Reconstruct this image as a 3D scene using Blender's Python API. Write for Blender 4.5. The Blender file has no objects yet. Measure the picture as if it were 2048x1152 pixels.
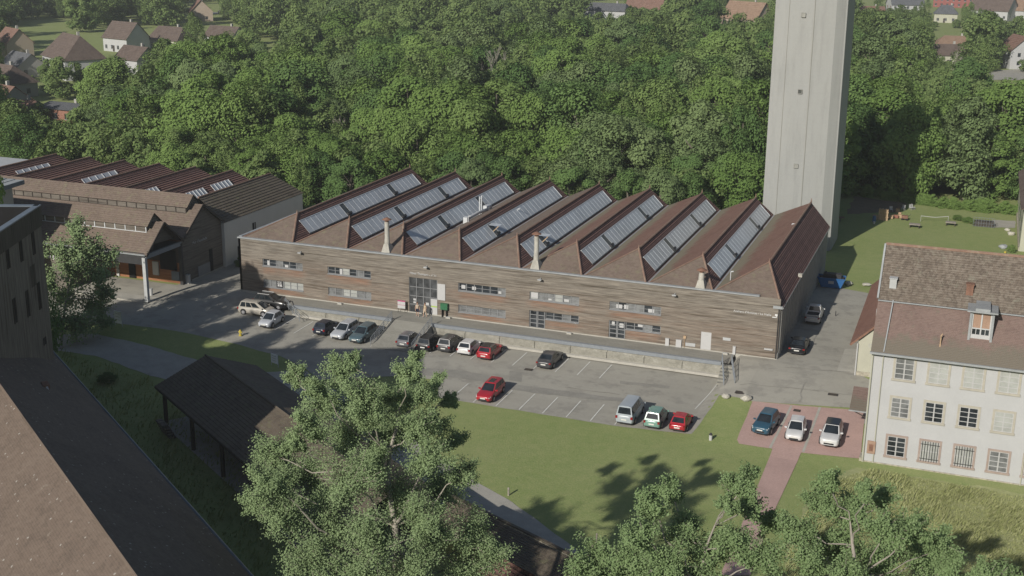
import bpy, bmesh, math, random
import numpy as np
from math import radians, sin, cos, pi, sqrt, atan2
from mathutils import Vector, Matrix
random.seed(7); RNG = np.random.default_rng(11)
SC = bpy.context.scene; COL = SC.collection

# ------------------------------------------------------------------ camera, sky, sun, exposure
CAM = np.array([85.239, -128.804, 45.138]); FPX = 2476.985
YAW, PITCH, ROLL = radians(20.62223), radians(16.43906), radians(0.68842)
_f = np.array([-sin(YAW)*cos(PITCH), cos(YAW)*cos(PITCH), -sin(PITCH)])
_r0 = np.array([cos(YAW), sin(YAW), 0.0]); _u0 = np.cross(_r0, _f)
CR = cos(ROLL)*_r0 + sin(ROLL)*_u0; CU = -sin(ROLL)*_r0 + cos(ROLL)*_u0; CF = _f
cam = bpy.data.objects.new('camera', bpy.data.cameras.new('camera')); COL.objects.link(cam)
cam.matrix_world = Matrix(((CR[0], CU[0], -CF[0], CAM[0]), (CR[1], CU[1], -CF[1], CAM[1]), (CR[2], CU[2], -CF[2], CAM[2]), (0, 0, 0, 1)))
cam.data.sensor_width = 36; cam.data.lens = 36*FPX/2048; cam.data.clip_start = 1; cam.data.clip_end = 6000
SC.camera = cam
SUN_EL = radians(28.0); SDX, SDY = 0.24, 0.9708            # where shadows fall on the ground
to_sun = Vector((-SDX*cos(SUN_EL), -SDY*cos(SUN_EL), sin(SUN_EL)))
w = bpy.data.worlds.new('World'); SC.world = w; w.use_nodes = True
nt = w.node_tree; bg = nt.nodes['Background']; sk = nt.nodes.new('ShaderNodeTexSky')
sk.sky_type = 'NISHITA'; sk.sun_disc = False; sk.sun_elevation = SUN_EL
sk.sun_rotation = atan2(to_sun.x, to_sun.y); sk.air_density = 1.0; sk.dust_density = 1.2; sk.altitude = 400
nt.links.new(sk.outputs[0], bg.inputs[0]); bg.inputs[1].default_value = 0.056
sl = bpy.data.lights.new('sun', 'SUN'); sl.energy = 3.9; sl.angle = radians(0.55); sl.color = (1.0, 0.945, 0.86)
so = bpy.data.objects.new('sun', sl); COL.objects.link(so)
so.rotation_euler = to_sun.to_track_quat('Z', 'Y').to_euler(); so.location = (0, -100, 120)
SC.view_settings.view_transform = 'Standard'; SC.view_settings.look = 'None'
SC.view_settings.exposure = 0.22; SC.view_settings.gamma = 1
SC.cycles.use_denoising = True; SC.cycles.max_bounces = 5; SC.cycles.diffuse_bounces = 3; SC.cycles.glossy_bounces = 3
SC.cycles.transmission_bounces = 3; SC.cycles.transparent_max_bounces = 6; SC.cycles.caustics_reflective = False

def _ray(px, py): return CF + CR*(px-1024)/FPX - CU*(py-576)/FPX
def at(px, py, z=0.0):
    d = _ray(px, py); return CAM + d*((z-CAM[2])/d[2])
def atd(px, py, dist):
    d = _ray(px, py); return CAM + d/np.linalg.norm(d)*dist
def pr(P):
    d = np.asarray(P, float)-CAM; z = d @ CF
    return 1024+FPX*(d @ CR)/z, 576-FPX*(d @ CU)/z, z

# ------------------------------------------------------------------ terrain height
GX = [-4000, -40, 0, 4, 12, 62, 63.6, 66, 82, 4000]
GY = [-400, -45, -22, -13, -8, -3.5, -1, 0, 60, 4000]
GZ = [[-2]*10, [-2]*10,
      [-1.5, -1.5, -1.5, -1.6, -1.8, -1.9, -1.85, -1.8, -1.8, -1.8],
      [-1, -1, -.9, -1.2, -1.6, -1.85, -1.5, -1.1, -1.1, -1.1],
      [-.6, -.6, -.6, -.9, -1.5, -1.8, -1.1, -.6, -.6, -.6],
      [-.3, -.3, -.3, -.7, -1.4, -1.8, -.3, -.15, -.3, -.3],
      [-.3, -.3, -.2, -.5, -1.4, -1.8, -.08, 0, -.2, -.2],
      [-.3, -.3, -.2, -.3, -1.0, -1.0, -.04, 0, -.1, -.1],
      [-.6, -.6, -.5, -.5, -.5, -.5, -.5, -.5, -1, -1],
      [-1]*10]
GZ = np.array(GZ, float)
def g(x, y):
    i = min(max(np.searchsorted(GX, x)-1, 0), 8); j = min(max(np.searchsorted(GY, y)-1, 0), 8)
    a = (x-GX[i])/(GX[i+1]-GX[i]); b = (y-GY[j])/(GY[j+1]-GY[j])
    a = min(max(a, 0), 1); b = min(max(b, 0), 1)
    return float((GZ[j, i]*(1-a)+GZ[j, i+1]*a)*(1-b)+(GZ[j+1, i]*(1-a)+GZ[j+1, i+1]*a)*b)
def gp(px, py):
    z = -1.0
    for _ in range(12):
        P = at(px, py, z); z = g(P[0], P[1])
    return Vector((P[0], P[1], z))

# ------------------------------------------------------------------ node materials
def _nt(name):
    m = bpy.data.materials.new(name); m.use_nodes = True
    t = m.node_tree; b = t.nodes['Principled BSDF']; return m, t, b
def _n(t, typ, **k):
    n = t.nodes.new(typ)
    for a, v in k.items():
        if a.startswith('i_'): n.inputs[a[2:].replace('_', ' ')].default_value = v
        else: setattr(n, a, v)
    return n
def c4(c): return (c[0], c[1], c[2], 1)
def _coord(t, coord, scale):
    tc = _n(t, 'ShaderNodeTexCoord'); mp = _n(t, 'ShaderNodeMapping'); mp.inputs['Scale'].default_value = scale
    t.links.new(tc.outputs[coord], mp.inputs['Vector']); return mp.outputs['Vector']
def _noise(t, vec, scale, detail=4, rough=.6):
    n = _n(t, 'ShaderNodeTexNoise'); n.inputs['Scale'].default_value = scale; n.inputs['Detail'].default_value = detail
    n.inputs['Roughness'].default_value = rough; t.links.new(vec, n.inputs['Vector']); return n.outputs['Fac']
def _ramp(t, fac, stops):
    r = _n(t, 'ShaderNodeValToRGB'); e = r.color_ramp.elements
    while len(e) < len(stops): e.new(.5)
    for k, (p, c) in enumerate(stops): e[k].position = p; e[k].color = c4(c) if len(c) == 3 else c
    t.links.new(fac, r.inputs[0]); return r.outputs[0]
def _mix(t, fac, a, b, mode='MIX'):
    m = _n(t, 'ShaderNodeMix', data_type='RGBA', blend_type=mode)
    for s, v in ((0, fac), (6, a), (7, b)):
        if isinstance(v, (int, float)): m.inputs[s].default_value = v
        elif isinstance(v, (tuple, list)): m.inputs[s].default_value = c4(v)
        else: t.links.new(v, m.inputs[s])
    return m.outputs[2]
def _bump(t, b, h, strength, dist=.05):
    bp = _n(t, 'ShaderNodeBump'); bp.inputs['Strength'].default_value = strength; bp.inputs['Distance'].default_value = dist
    t.links.new(h, bp.inputs['Height']); t.links.new(bp.outputs[0], b.inputs['Normal'])
def dull(c, k): return tuple(x*k for x in c)
def plain(name, c, rough=.7, var=.25, scale=1.5, coord='Object', stretch=(1, 1, 1), c2=None, bump=0, metal=0, fine=0, spec=.3):
    m, t, b = _nt(name); v = _coord(t, coord, stretch)
    f = _noise(t, v, scale, 5, .65)
    col = _ramp(t, f, [(.3, dull(c, 1-var)), (.52, c), (.72, c2 or dull(c, 1+var))])
    if fine:
        f2 = _noise(t, v, scale*14, 3, .7); col = _mix(t, fine, col, _ramp(t, f2, [(.35, dull(c, .55)), (.65, dull(c, 1.35))]))
    t.links.new(col, b.inputs['Base Color']); b.inputs['Roughness'].default_value = rough; b.inputs['Metallic'].default_value = metal
    b.inputs['Specular IOR Level'].default_value = spec
    if bump: _bump(t, b, _noise(t, v, scale*10, 4), bump)
    return m
def tiles(name, cols, tw=.22, th=.16, lichen=None, lich_amt=.0, rough=.85, mortar=.02, big=.35, bump=.5, step_shade=0, valley=None, specks=None):
    m, t, b = _nt(name); v = _coord(t, 'UV', (1, 1, 1))
    br = _n(t, 'ShaderNodeTexBrick'); t.links.new(v, br.inputs['Vector'])
    br.inputs['Scale'].default_value = 1; br.inputs['Brick Width'].default_value = tw; br.inputs['Row Height'].default_value = th
    br.inputs['Mortar Size'].default_value = mortar*.5; br.inputs['Mortar Smooth'].default_value = .4; br.offset = .5
    br.inputs['Color1'].default_value = c4(cols[0]); br.inputs['Color2'].default_value = c4(cols[1]); br.inputs['Mortar'].default_value = c4(dull(cols[0], .45))
    vv = _coord(t, 'UV', (1/tw, 1/th, 1)); wn = _n(t, 'ShaderNodeTexVoronoi'); t.links.new(vv, wn.inputs['Vector']); wn.inputs['Scale'].default_value = .8
    col = _mix(t, .5, br.outputs['Color'], _ramp(t, _sep(t, wn.outputs['Color']), [(.1, dull(cols[0], .75)), (.5, cols[1]), (.9, cols[2])]))
    f = _noise(t, v, .35, 5, .6)
    col = _mix(t, big, col, _ramp(t, f, [(.3, dull(cols[0], .7)), (.5, cols[1]), (.7, cols[2])]))
    if lichen:
        f2 = _noise(t, v, 1.1, 6, .75); col = _mix(t, _ramp(t, f2, [(.62-lich_amt, (0, 0, 0)), (.75-lich_amt*.6, (1, 1, 1))]), col, lichen)
    if step_shade or valley:
        sp = _n(t, 'ShaderNodeSeparateXYZ'); t.links.new(v, sp.inputs[0])
    if step_shade:  # shade and lit faces of the stepped rows, put into the colour
        dv = _n(t, 'ShaderNodeMath', operation='DIVIDE'); dv.inputs[1].default_value = step_shade; md = _n(t, 'ShaderNodeMath', operation='FRACT')
        t.links.new(sp.outputs[1], dv.inputs[0]); t.links.new(dv.outputs[0], md.inputs[0])
        col = _mix(t, 1, col, _ramp(t, md.outputs[0], [(0, (.33, .33, .36)), (.22, (.45, .45, .48)), (.42, (1.2, 1.2, 1.2)), (.85, (1.35, 1.3, 1.3)), (1, (.4, .4, .42))]), 'MULTIPLY')
    if valley:
        f5 = _noise(t, v, .8, 5, .7); ad = _n(t, 'ShaderNodeMath', operation='MULTIPLY_ADD'); ad.inputs[1].default_value = 4.5; t.links.new(f5, ad.inputs[0]); mm = _n(t, 'ShaderNodeMath', operation='MULTIPLY'); mm.inputs[1].default_value = -1; t.links.new(sp.outputs[1], mm.inputs[0]); t.links.new(mm.outputs[0], ad.inputs[2])
        col = _mix(t, _ramp(t, ad.outputs[0], [(.0, (0, 0, 0)), (1.0, (.85, .85, .85))]), col, valley)
    if specks:
        vo = _n(t, 'ShaderNodeTexVoronoi'); vo.inputs['Scale'].default_value = 1.6; t.links.new(v, vo.inputs['Vector']); col = _mix(t, _ramp(t, vo.outputs['Distance'], [(.08, (.8, .8, .8)), (.13, (0, 0, 0))]), col, specks)
    t.links.new(col, b.inputs['Base Color']); b.inputs['Roughness'].default_value = rough; b.inputs['Specular IOR Level'].default_value = .2
    _bump(t, b, br.outputs['Fac'], -bump, .02)
    return m
def _sep(t, c):
    s = _n(t, 'ShaderNodeSeparateColor'); t.links.new(c, s.inputs[0]); return s.outputs[0]
def boards(name, cs, wear=None, board=.14, vertical=False, rough=.85, streak=1.0):
    """weathered timber boards; UV u along the wall, v up"""
    m, t, b = _nt(name)
    sc = (1, 1, 1)
    v = _coord(t, 'UV', sc)
    st = (5, .2, 1) if vertical else (.16, 3.2, 1)
    v2 = _coord(t, 'UV', st); st3 = (11, .5, 1) if vertical else (.5, 11, 1)
    v3 = _coord(t, 'UV', st3)
    f = _noise(t, v2, 1.0, 6, .7); f3 = _noise(t, v3, 1.0, 3, .6)
    col = _ramp(t, f, [(.34, cs[0]), (.45, cs[1]), (.54, cs[2]), (.66, cs[3])])
    col = _mix(t, .5*streak, col, _ramp(t, f3, [(.36, dull(cs[0], .8)), (.64, dull(cs[3], 1.05))]))
    big = _noise(t, v, .16, 4, .6); col = _mix(t, .3, col, _ramp(t, big, [(.35, dull(cs[1], .85)), (.65, dull(cs[2], 1.1))]), 'MIX')
    f9 = _noise(t, _coord(t, 'UV', (4.2, .14, 1) if vertical else (.14, 4.2, 1)), 1.0, 3, .55); col = _mix(t, 1, col, _ramp(t, f9, [(.37, (.62, .60, .58)), (.45, (1, 1, 1)), (.60, (1, 1, 1)), (.68, (1.14, 1.14, 1.14))]), 'MULTIPLY')
    if wear:
        at_ = _n(t, 'ShaderNodeAttribute'); at_.attribute_name = 'wear'
        f4 = _noise(t, v2, 1.6, 4, .7); mm = _n(t, 'ShaderNodeMath', operation='MULTIPLY'); t.links.new(at_.outputs['Fac'], mm.inputs[0])
        t.links.new(_ramp(t, f4, [(.3, (0, 0, 0)), (.6, (1, 1, 1))]), mm.inputs[1])
        col = _mix(t, mm.outputs[0], col, _ramp(t, f3, [(.3, dull(wear, .75)), (.7, dull(wear, 1.25))]))
    sp = _n(t, 'ShaderNodeSeparateXYZ'); t.links.new(v, sp.inputs[0])
    md = _n(t, 'ShaderNodeMath', operation='FRACT'); dv = _n(t, 'ShaderNodeMath', operation='DIVIDE'); dv.inputs[1].default_value = board
    t.links.new(sp.outputs[0 if vertical else 1], dv.inputs[0]); t.links.new(dv.outputs[0], md.inputs[0])
    gap = _ramp(t, md.outputs[0], [(.0, (.35, .35, .35)), (.14, (1, 1, 1))])
    col = _mix(t, .8, col, gap, 'MULTIPLY')
    t.links.new(col, b.inputs['Base Color']); b.inputs['Roughness'].default_value = rough; b.inputs['Specular IOR Level'].default_value = .15
    _bump(t, b, f3, .3, .03)
    return m
def glass(name, c=(.03, .035, .04), rough=.08, var=.5):
    m, t, b = _nt(name); v = _coord(t, 'Object', (1, 1, 1)); f = _noise(t, v, .9, 3)
    t.links.new(_ramp(t, f, [(.35, dull(c, 1-var)), (.65, dull(c, 1+var))]), b.inputs['Base Color'])
    b.inputs['Roughness'].default_value = rough; b.inputs['Specular IOR Level'].default_value = .6; return m
def paint(name, c, rough=.28, metal=.0):
    m, t, b = _nt(name); v = _coord(t, 'Object', (1, 1, 1)); f = _noise(t, v, 1.3, 3)
    t.links.new(_ramp(t, f, [(.3, dull(c, .9)), (.7, dull(c, 1.06))]), b.inputs['Base Color'])
    b.inputs['Roughness'].default_value = rough; b.inputs['Metallic'].default_value = metal
    b.inputs['Coat Weight'].default_value = .35 if max(c) > .1 else .12; b.inputs['Coat Roughness'].default_value = .12; return m
def leafmat(name, cols, trans=.22, varobj=.72):
    m, t, b = _nt(name); t.nodes.remove(b); out = t.nodes['Material Output']
    ge = _n(t, 'ShaderNodeNewGeometry'); oi = _n(t, 'ShaderNodeObjectInfo')
    col = _ramp(t, ge.outputs['Random Per Island'], [(.0, cols[0]), (.5, cols[1]), (1., cols[2])])
    col = _mix(t, varobj, col, _ramp(t, oi.outputs['Random'], [(0, cols[0]), (.5, cols[1]), (1, cols[2])]))
    d = _n(t, 'ShaderNodeBsdfDiffuse'); tr = _n(t, 'ShaderNodeBsdfTranslucent'); mx = _n(t, 'ShaderNodeMixShader'); mx.inputs[0].default_value = trans
    t.links.new(col, d.inputs[0]); t.links.new(_mix(t, .5, col, (cols[2][0]*1.1, cols[2][1]*1.2, cols[2][2]*.6)), tr.inputs[0])
    t.links.new(d.outputs[0], mx.inputs[1]); t.links.new(tr.outputs[0], mx.inputs[2]); t.links.new(mx.outputs[0], out.inputs[0]); return m

MT = {}
def setup_materials():
    M = MT
    m, t, b = _nt('grass_ground'); v = _coord(t, 'Object', (1, 1, 1))
    f1 = _noise(t, v, .06, 5, .65); f2 = _noise(t, v, .9, 5, .7); f3 = _noise(t, v, 7, 3, .7)
    col = _ramp(t, f1, [(.32, (.24, .292, .112)), (.5, (.275, .315, .134)), (.66, (.325, .335, .175))])
    col = _mix(t, .5, col, _ramp(t, f2, [(.34, (.165, .23, .078)), (.66, (.31, .315, .15))]))
    col = _mix(t, .42, col, _ramp(t, f3, [(.36, (.16, .23, .065)), (.64, (.31, .335, .14))]))
    t.links.new(col, b.inputs['Base Color']); b.inputs['Roughness'].default_value = .95; b.inputs['Specular IOR Level'].default_value = .1
    _bump(t, b, f3, .45, .1); M['grass'] = m
    M['meadow'] = plain('meadow_grass', (.30, .32, .15), .95, .22, .5, c2=(.38, .38, .21), stretch=(.6, 1.6, 1), bump=.6, fine=.35)
    m, t, b = _nt('asphalt'); v = _coord(t, 'Object', (1, 1, 1))
    f1 = _noise(t, v, .12, 6, .65); f2 = _noise(t, v, 2.2, 5, .7); f3 = _noise(t, v, 22, 2, .7)
    v1s = _coord(t, 'Object', (.35, .35, 1)); v4 = _coord(t, 'Object', (.12, .9, 1)); f4 = _noise(t, v4, .6, 4, .65)
    A = (.355, .34, .295)
    col = _ramp(t, f1, [(.3, dull(A, .8)), (.5, A), (.7, dull(A, 1.12))])
    col = _mix(t, .3, col, _ramp(t, f2, [(.3, dull(A, .75)), (.7, dull(A, 1.18))]))
    col = _mix(t, .35, col, _ramp(t, f4, [(.3, dull(A, .72)), (.55, A), (.75, dull(A, 1.1))]))
    col = _mix(t, .2, col, _ramp(t, f3, [(.3, dull(A, .6)), (.7, dull(A, 1.3))]))
    f6 = _noise(t, v, .55, 3, .5); col = _mix(t, 1, col, _ramp(t, f6, [(.0, (1, 1, 1)), (.62, (1, 1, 1)), (.70, (.86, .86, .87))]), 'MULTIPLY')
    f7 = _noise(t, v1s, 1.0, 5, .7); col = _mix(t, 1, col, _ramp(t, f7, [(.40, (.84, .84, .85)), (.5, (1, 1, 1))]), 'MULTIPLY')
    t.links.new(col, b.inputs['Base Color']); b.inputs['Roughness'].default_value = .9; b.inputs['Specular IOR Level'].default_value = .2
    _bump(t, b, f3, .25, .02); M['asphalt'] = m
    M['patch'] = plain('asphalt_patch', (.275, .265, .235), .9, .2, .8, fine=.3)
    M['tar'] = plain('tar_seam', (.275, .265, .235), .8, .3, 1.0)
    M['path'] = plain('path_concrete', (.36, .345, .305), .9, .15, .7, fine=.25)
    M['slabc'] = plain('slab_concrete', (.40, .385, .34), .9, .18, .8, fine=.25)
    M['dock_top'] = plain('dock_concrete', (.26, .252, .22), .9, .2, .7, stretch=(.3, 1, 1), fine=.25)
    M['dock_wall'] = plain('dock_wall_stone', (.285, .275, .235), .95, .5, .9, c2=(.45, .44, .395), bump=.5, fine=.5, stretch=(1, 1, 1.6))
    m, t, b = _nt('pink_paving'); v = _coord(t, 'Object', (1, 1, 1)); P = (.44, .30, .265)
    f1 = _noise(t, v, .35, 5, .65); f2 = _noise(t, v, 5, 4, .7)
    col = _mix(t, .35, _ramp(t, f1, [(.3, dull(P, .8)), (.55, P), (.75, dull(P, 1.12))]), _ramp(t, f2, [(.3, dull(P, .7)), (.7, dull(P, 1.2))]))
    t.links.new(col, b.inputs['Base Color']); b.inputs['Roughness'].default_value = .9; M['pink'] = m
    M['mark'] = plain('road_paint', (.66, .66, .62), .8, .2, 3, fine=.3)
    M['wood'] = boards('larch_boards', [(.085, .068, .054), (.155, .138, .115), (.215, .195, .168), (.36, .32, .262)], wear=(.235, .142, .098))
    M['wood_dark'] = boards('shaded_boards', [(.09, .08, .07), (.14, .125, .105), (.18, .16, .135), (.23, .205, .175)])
    M['wood_red'] = boards('red_boards', [(.20, .085, .045), (.27, .12, .06), (.32, .15, .08), (.38, .2, .11)])
    M['wood_vert'] = boards('grey_vertical_boards', [(.085, .074, .064), (.145, .127, .11), (.20, .178, .152), (.28, .25, .22)], vertical=True, board=.16)
    M['fascia_vert'] = boards('dark_fascia_boards', [(.05, .043, .037), (.075, .066, .056), (.1, .09, .075), (.125, .112, .095)], vertical=True, board=.16)
    M['tan_tile'] = tiles('tan_roof_tile', [(.155, .12, .098), (.185, .142, .115), (.215, .17, .138)], .25, .18, lichen=(.20, .185, .12), lich_amt=.09)
    M['red_tile'] = tiles('red_roof_tile', [(.17, .098, .076), (.20, .115, .088), (.215, .135, .105)], .25, .18, lichen=(.24, .19, .13), lich_amt=.05, valley=(.19, .18, .13))
    M['annex_tile'] = tiles('annex_red_tile', [(.19, .105, .08), (.22, .12, .09), (.235, .14, .105)], .25, .18)
    M['dark_tile'] = tiles('dark_roof_tile', [(.17, .10, .085), (.205, .12, .10), (.225, .14, .12)], .25, .36, mortar=.03, step_shade=.365)
    M['barn_tile'] = tiles('barn_roof_tile', [(.155, .122, .098), (.18, .138, .11), (.205, .162, .13)], .17, .14, lichen=(.30, .26, .21), lich_amt=.0, specks=(.42, .40, .36), mortar=.035)
    M['shed_tile'] = tiles('shed_roof_tile', [(.115, .095, .075), (.145, .12, .092), (.17, .145, .112)], .3, .3, lichen=(.16, .16, .09), lich_amt=.08)
    M['old_tile'] = tiles('old_speckled_tile', [(.12, .098, .08), (.185, .152, .122), (.27, .235, .195)], .17, .18, lichen=(.22, .21, .165), lich_amt=.07, big=.2)
    M['pink_tile'] = tiles('pinkish_tile', [(.19, .135, .118), (.21, .15, .128), (.225, .165, .142)], .17, .14, lichen=(.165, .15, .115), lich_amt=.05, valley=(.155, .142, .112))
    M['slate'] = tiles('slate_tile', [(.10, .105, .115), (.13, .135, .145), (.16, .165, .175)], .3, .25)
    M['vbrown'] = tiles('village_brown_tile', [(.115, .088, .076), (.14, .108, .092), (.165, .13, .11)], .4, .35)
    M['vred'] = tiles('village_red_tile', [(.19, .115, .09), (.22, .135, .105), (.25, .16, .125)], .4, .35)
    M['vorange'] = tiles('village_orange_tile', [(.25, .17, .12), (.285, .195, .14), (.32, .225, .165)], .4, .35)
    M['brick'] = tiles('brick_wall', [(.27, .13, .09), (.31, .16, .115), (.35, .2, .15)], .22, .07)
    M['white'] = plain('white_render', (.43, .433, .435), .9, .05, .4, fine=.05)
    M['cream'] = plain('cream_render', (.42, .415, .335), .9, .07, .5)
    M['pale_wall'] = plain('pale_lime_render', (.60, .585, .54), .9, .07, .35, stretch=(1, 1, .3))
    M['pale'] = plain('pale_grey_render', (.37, .36, .33), .9, .08, .35, stretch=(1, 1, .3))
    M['peach'] = plain('peach_render', (.40, .33, .26), .9, .06, .5)
    M['redrender'] = plain('red_render', (.27, .10, .09), .9, .06, .5)
    M['panel'] = plain('grey_concrete_panel', (.40, .39, .36), .9, .15, .6, stretch=(1, 1, .25), fine=.15)
    m, t, b = _nt('tower_concrete'); v = _coord(t, 'Object', (1, 1, .12)); v1 = _coord(t, 'Object', (1, 1, 1)); T = (.31, .316, .304)
    f1 = _noise(t, v, 1.2, 5, .7); f2 = _noise(t, v1, .12, 4, .6); f3 = _noise(t, v1, 4, 4, .7)
    col = _mix(t, .4, _ramp(t, f1, [(.3, dull(T, .78)), (.5, T), (.75, dull(T, 1.08))]), _ramp(t, f2, [(.3, dull(T, .88)), (.7, (.318, .318, .295))]))
    col = _mix(t, .15, col, _ramp(t, f3, [(.3, dull(T, .75)), (.7, dull(T, 1.15))]))
    sp = _n(t, 'ShaderNodeSeparateXYZ'); t.links.new(v1, sp.inputs[0])
    md = _n(t, 'ShaderNodeMath', operation='FRACT'); dv = _n(t, 'ShaderNodeMath', operation='DIVIDE'); dv.inputs[1].default_value = 1.5
    t.links.new(sp.outputs[2], dv.inputs[0]); t.links.new(dv.outputs[0], md.inputs[0])
    col = _mix(t, .5, col, _ramp(t, md.outputs[0], [(0, (.86, .86, .86)), (.03, (1, 1, 1))]), 'MULTIPLY')
    t.links.new(col, b.inputs['Base Color']); b.inputs['Roughness'].default_value = .9; M['tower'] = m
    M['stain'] = plain('rust_stain', (.275, .275, .25), .9, .15, 1, stretch=(1, 1, .2))
    M['stone_trim'] = plain('sandstone_trim', (.40, .375, .315), .9, .12, 2)
    M['sand_red'] = plain('red_sandstone', (.33, .22, .16), .9, .15, 2)
    M['sill_pink'] = plain('pink_sandstone_sill', (.33, .265, .23), .9, .12, 2)
    M['rubble'] = plain('rubble_stone', (.38, .35, .28), .95, .4, 3, bump=.5)
    M['alu'] = plain('grey_aluminium', (.24, .245, .25), .45, .08, 2)
    M['alu_lt'] = plain('light_grey_metal', (.42, .43, .43), .5, .1, 1.5)
    M['zinc'] = plain('zinc', (.30, .315, .32), .5, .15, 1.2)
    M['zinc_blue'] = plain('zinc_coping', (.13, .155, .185), .4, .15, 1)
    M['galv'] = plain('galvanised_steel', (.225, .245, .265), .5, .12, 2)
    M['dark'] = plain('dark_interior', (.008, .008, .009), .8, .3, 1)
    M['iron'] = plain('dark_iron', (.04, .04, .042), .6, .2, 2)
    M['whitep'] = plain('white_paint', (.46, .46, .455), .6, .03, 1)
    M['letter'] = plain('white_letters', (.62, .62, .61), .5, .03, 1)
    M['board_white'] = plain('bright_white_board', (.75, .76, .76), .5, .03, 1); M['letter_dim'] = plain('grey_letters', (.42, .42, .41), .5, .03, 1)
    M['glass'] = glass('window_glass'); M['glass_mid'] = glass('entrance_glass', (.07, .073, .075), .1, .45); M['glass_pale'] = glass('blinds_behind_glass', (.36, .37, .35), .3, .12)
    M['glass_grey'] = glass('grey_curtain_glass', (.17, .175, .175), .2, .3)
    M['carglass'] = glass('car_glass', (.02, .025, .03), .06, .4)
    m, t, b = _nt('skylight_sheet'); v = _coord(t, 'UV', (1, 1, 1)); f = _noise(t, v, .25, 4, .6); S = (.47, .50, .52)
    col = _ramp(t, f, [(.3, dull(S, .85)), (.7, dull(S, 1.15))]); t.links.new(col, b.inputs['Base Color'])
    b.inputs['Roughness'].default_value = .3; b.inputs['Specular IOR Level'].default_value = .6; M['sky_sheet'] = m
    M['rib'] = plain('skylight_rib', (.52, .54, .55), .5, .08, 2)
    M['smoke'] = plain('tinted_vent_pane', (.07, .075, .07), .3, .3, 1)
    M['cap'] = plain('ridge_tile', (.25, .16, .12), .85, .2, 1.5, c2=(.29, .24, .18))
    M['flue'] = plain('lime_washed_flue', (.40, .385, .34), .9, .3, 1.5, fine=.3)
    M['rust'] = plain('rusty_cowl', (.21, .115, .08), .8, .3, 3)
    M['timber'] = plain('timber_post', (.06, .05, .042), .85, .3, 2)
    M['pallet'] = plain('pale_planks', (.42, .30, .19), .9, .25, 4)
    M['redwood'] = plain('reddish_planks', (.26, .12, .085), .9, .25, 4)
    M['rock'] = plain('pale_rock', (.46, .44, .38), .95, .25, 2.5, bump=.5)
    M['tyre'] = plain('tyre_rubber', (.02, .02, .021), .85, .2, 4); M['rim'] = plain('alloy_rim', (.30, .30, .31), .4, .1, 3, metal=.3)
    M['trim'] = plain('black_plastic', (.03, .03, .032), .6, .2, 3); M['plate'] = plain('number_plate', (.62, .62, .58), .5, .03, 2)
    M['lamp'] = plain('headlamp_glass', (.55, .56, .56), .15, .1, 2); M['tail'] = plain('tail_lamp_red', (.24, .018, .018), .25, .1, 2)
    M['skin'] = plain('skin', (.50, .32, .23), .6, .06, 3); M['hair'] = plain('brown_hair', (.11, .055, .03), .7, .2, 8)
    M['navy'] = plain('navy_cloth', (.03, .035, .06), .9, .15, 8); M['beige'] = plain('beige_cloth', (.46, .38, .26), .9, .1, 8); M['sand'] = plain('sand_cloth', (.52, .43, .33), .9, .1, 8)
    M['bark_pale'] = plain('pale_bark', (.31, .285, .235), .9, .3, 3, fine=.3); M['bark'] = plain('grey_bark', (.17, .15, .12), .95, .3, 2, fine=.3)
    M['bark_grey'] = plain('twisted_grey_bark', (.30, .27, .23), .95, .25, 3, fine=.3); M['bark_bare'] = plain('bare_grey_branches', (.30, .275, .235), .9, .2, 2)
    M['leaf_mid'] = leafmat('leaf_mid_green', [(0.112, 0.184, 0.053), (0.155, 0.239, 0.069), (0.201, 0.290, 0.090)])
    M['leaf_dark'] = leafmat('leaf_dark_green', [(0.081, 0.145, 0.050), (0.112, 0.184, 0.063), (0.152, 0.236, 0.079)])
    M['leaf_bright'] = leafmat('leaf_yellow_green', [(0.122, 0.195, 0.054), (0.154, 0.232, 0.068), (0.190, 0.269, 0.092)])
    M['leaf_grey'] = leafmat('leaf_grey_green', [(0.122, 0.178, 0.075), (0.158, 0.220, 0.095), (0.199, 0.264, 0.114)])
    M['leaf_birch'] = leafmat('leaf_aspen', [(0.196, 0.267, 0.131), (0.228, 0.305, 0.151), (0.265, 0.342, 0.177)], .2, 0)
    M['leaf_oak'] = leafmat('leaf_walnut', [(0.159, 0.230, 0.099), (0.191, 0.269, 0.122), (0.233, 0.308, 0.151)], .2, 0)
    M['leaf_wood'] = leafmat('leaf_far_wood', [(0.119, 0.181, 0.063), (0.164, 0.229, 0.082), (0.208, 0.272, 0.103)], .3, 0)
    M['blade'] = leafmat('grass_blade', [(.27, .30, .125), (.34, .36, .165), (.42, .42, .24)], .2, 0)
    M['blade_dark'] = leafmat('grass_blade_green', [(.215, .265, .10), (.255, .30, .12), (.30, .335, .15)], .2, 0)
    for n, c in dict(beige=(.37, .345, .30), black=(.010, .011, .013), silver=(.42, .44, .47), navy=(.014, .02, .038), teal=(.075, .12, .14), grey=(.13, .13, .14),
                     graphite=(.055, .055, .058), white=(.58, .58, .575), red=(.36, .02, .03), green=(.17, .30, .25), van=(.36, .40, .43), blue=(.03, .085, .13),
                     pearl=(.5, .5, .5), skip=(.03, .12, .30)).items(): M['p_'+n] = paint('paint_'+n, c)
    M['yellow'] = plain('yellow_paint', (.45, .36, .06), .6, .1, 3); M['greenbox'] = plain('green_paint', (.04, .14, .07), .45, .1, 3)
    M['magenta'] = plain('magenta_print', (.40, .06, .16), .6, .05, 3); M['lime'] = plain('lime_print', (.35, .48, .12), .6, .05, 3)
    M['bluebarrel'] = plain('blue_plastic', (.05, .12, .25), .5, .1, 3); M['soil'] = plain('bare_soil', (.17, .14, .10), .95, .25, 1, fine=.3)
setup_materials()

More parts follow.
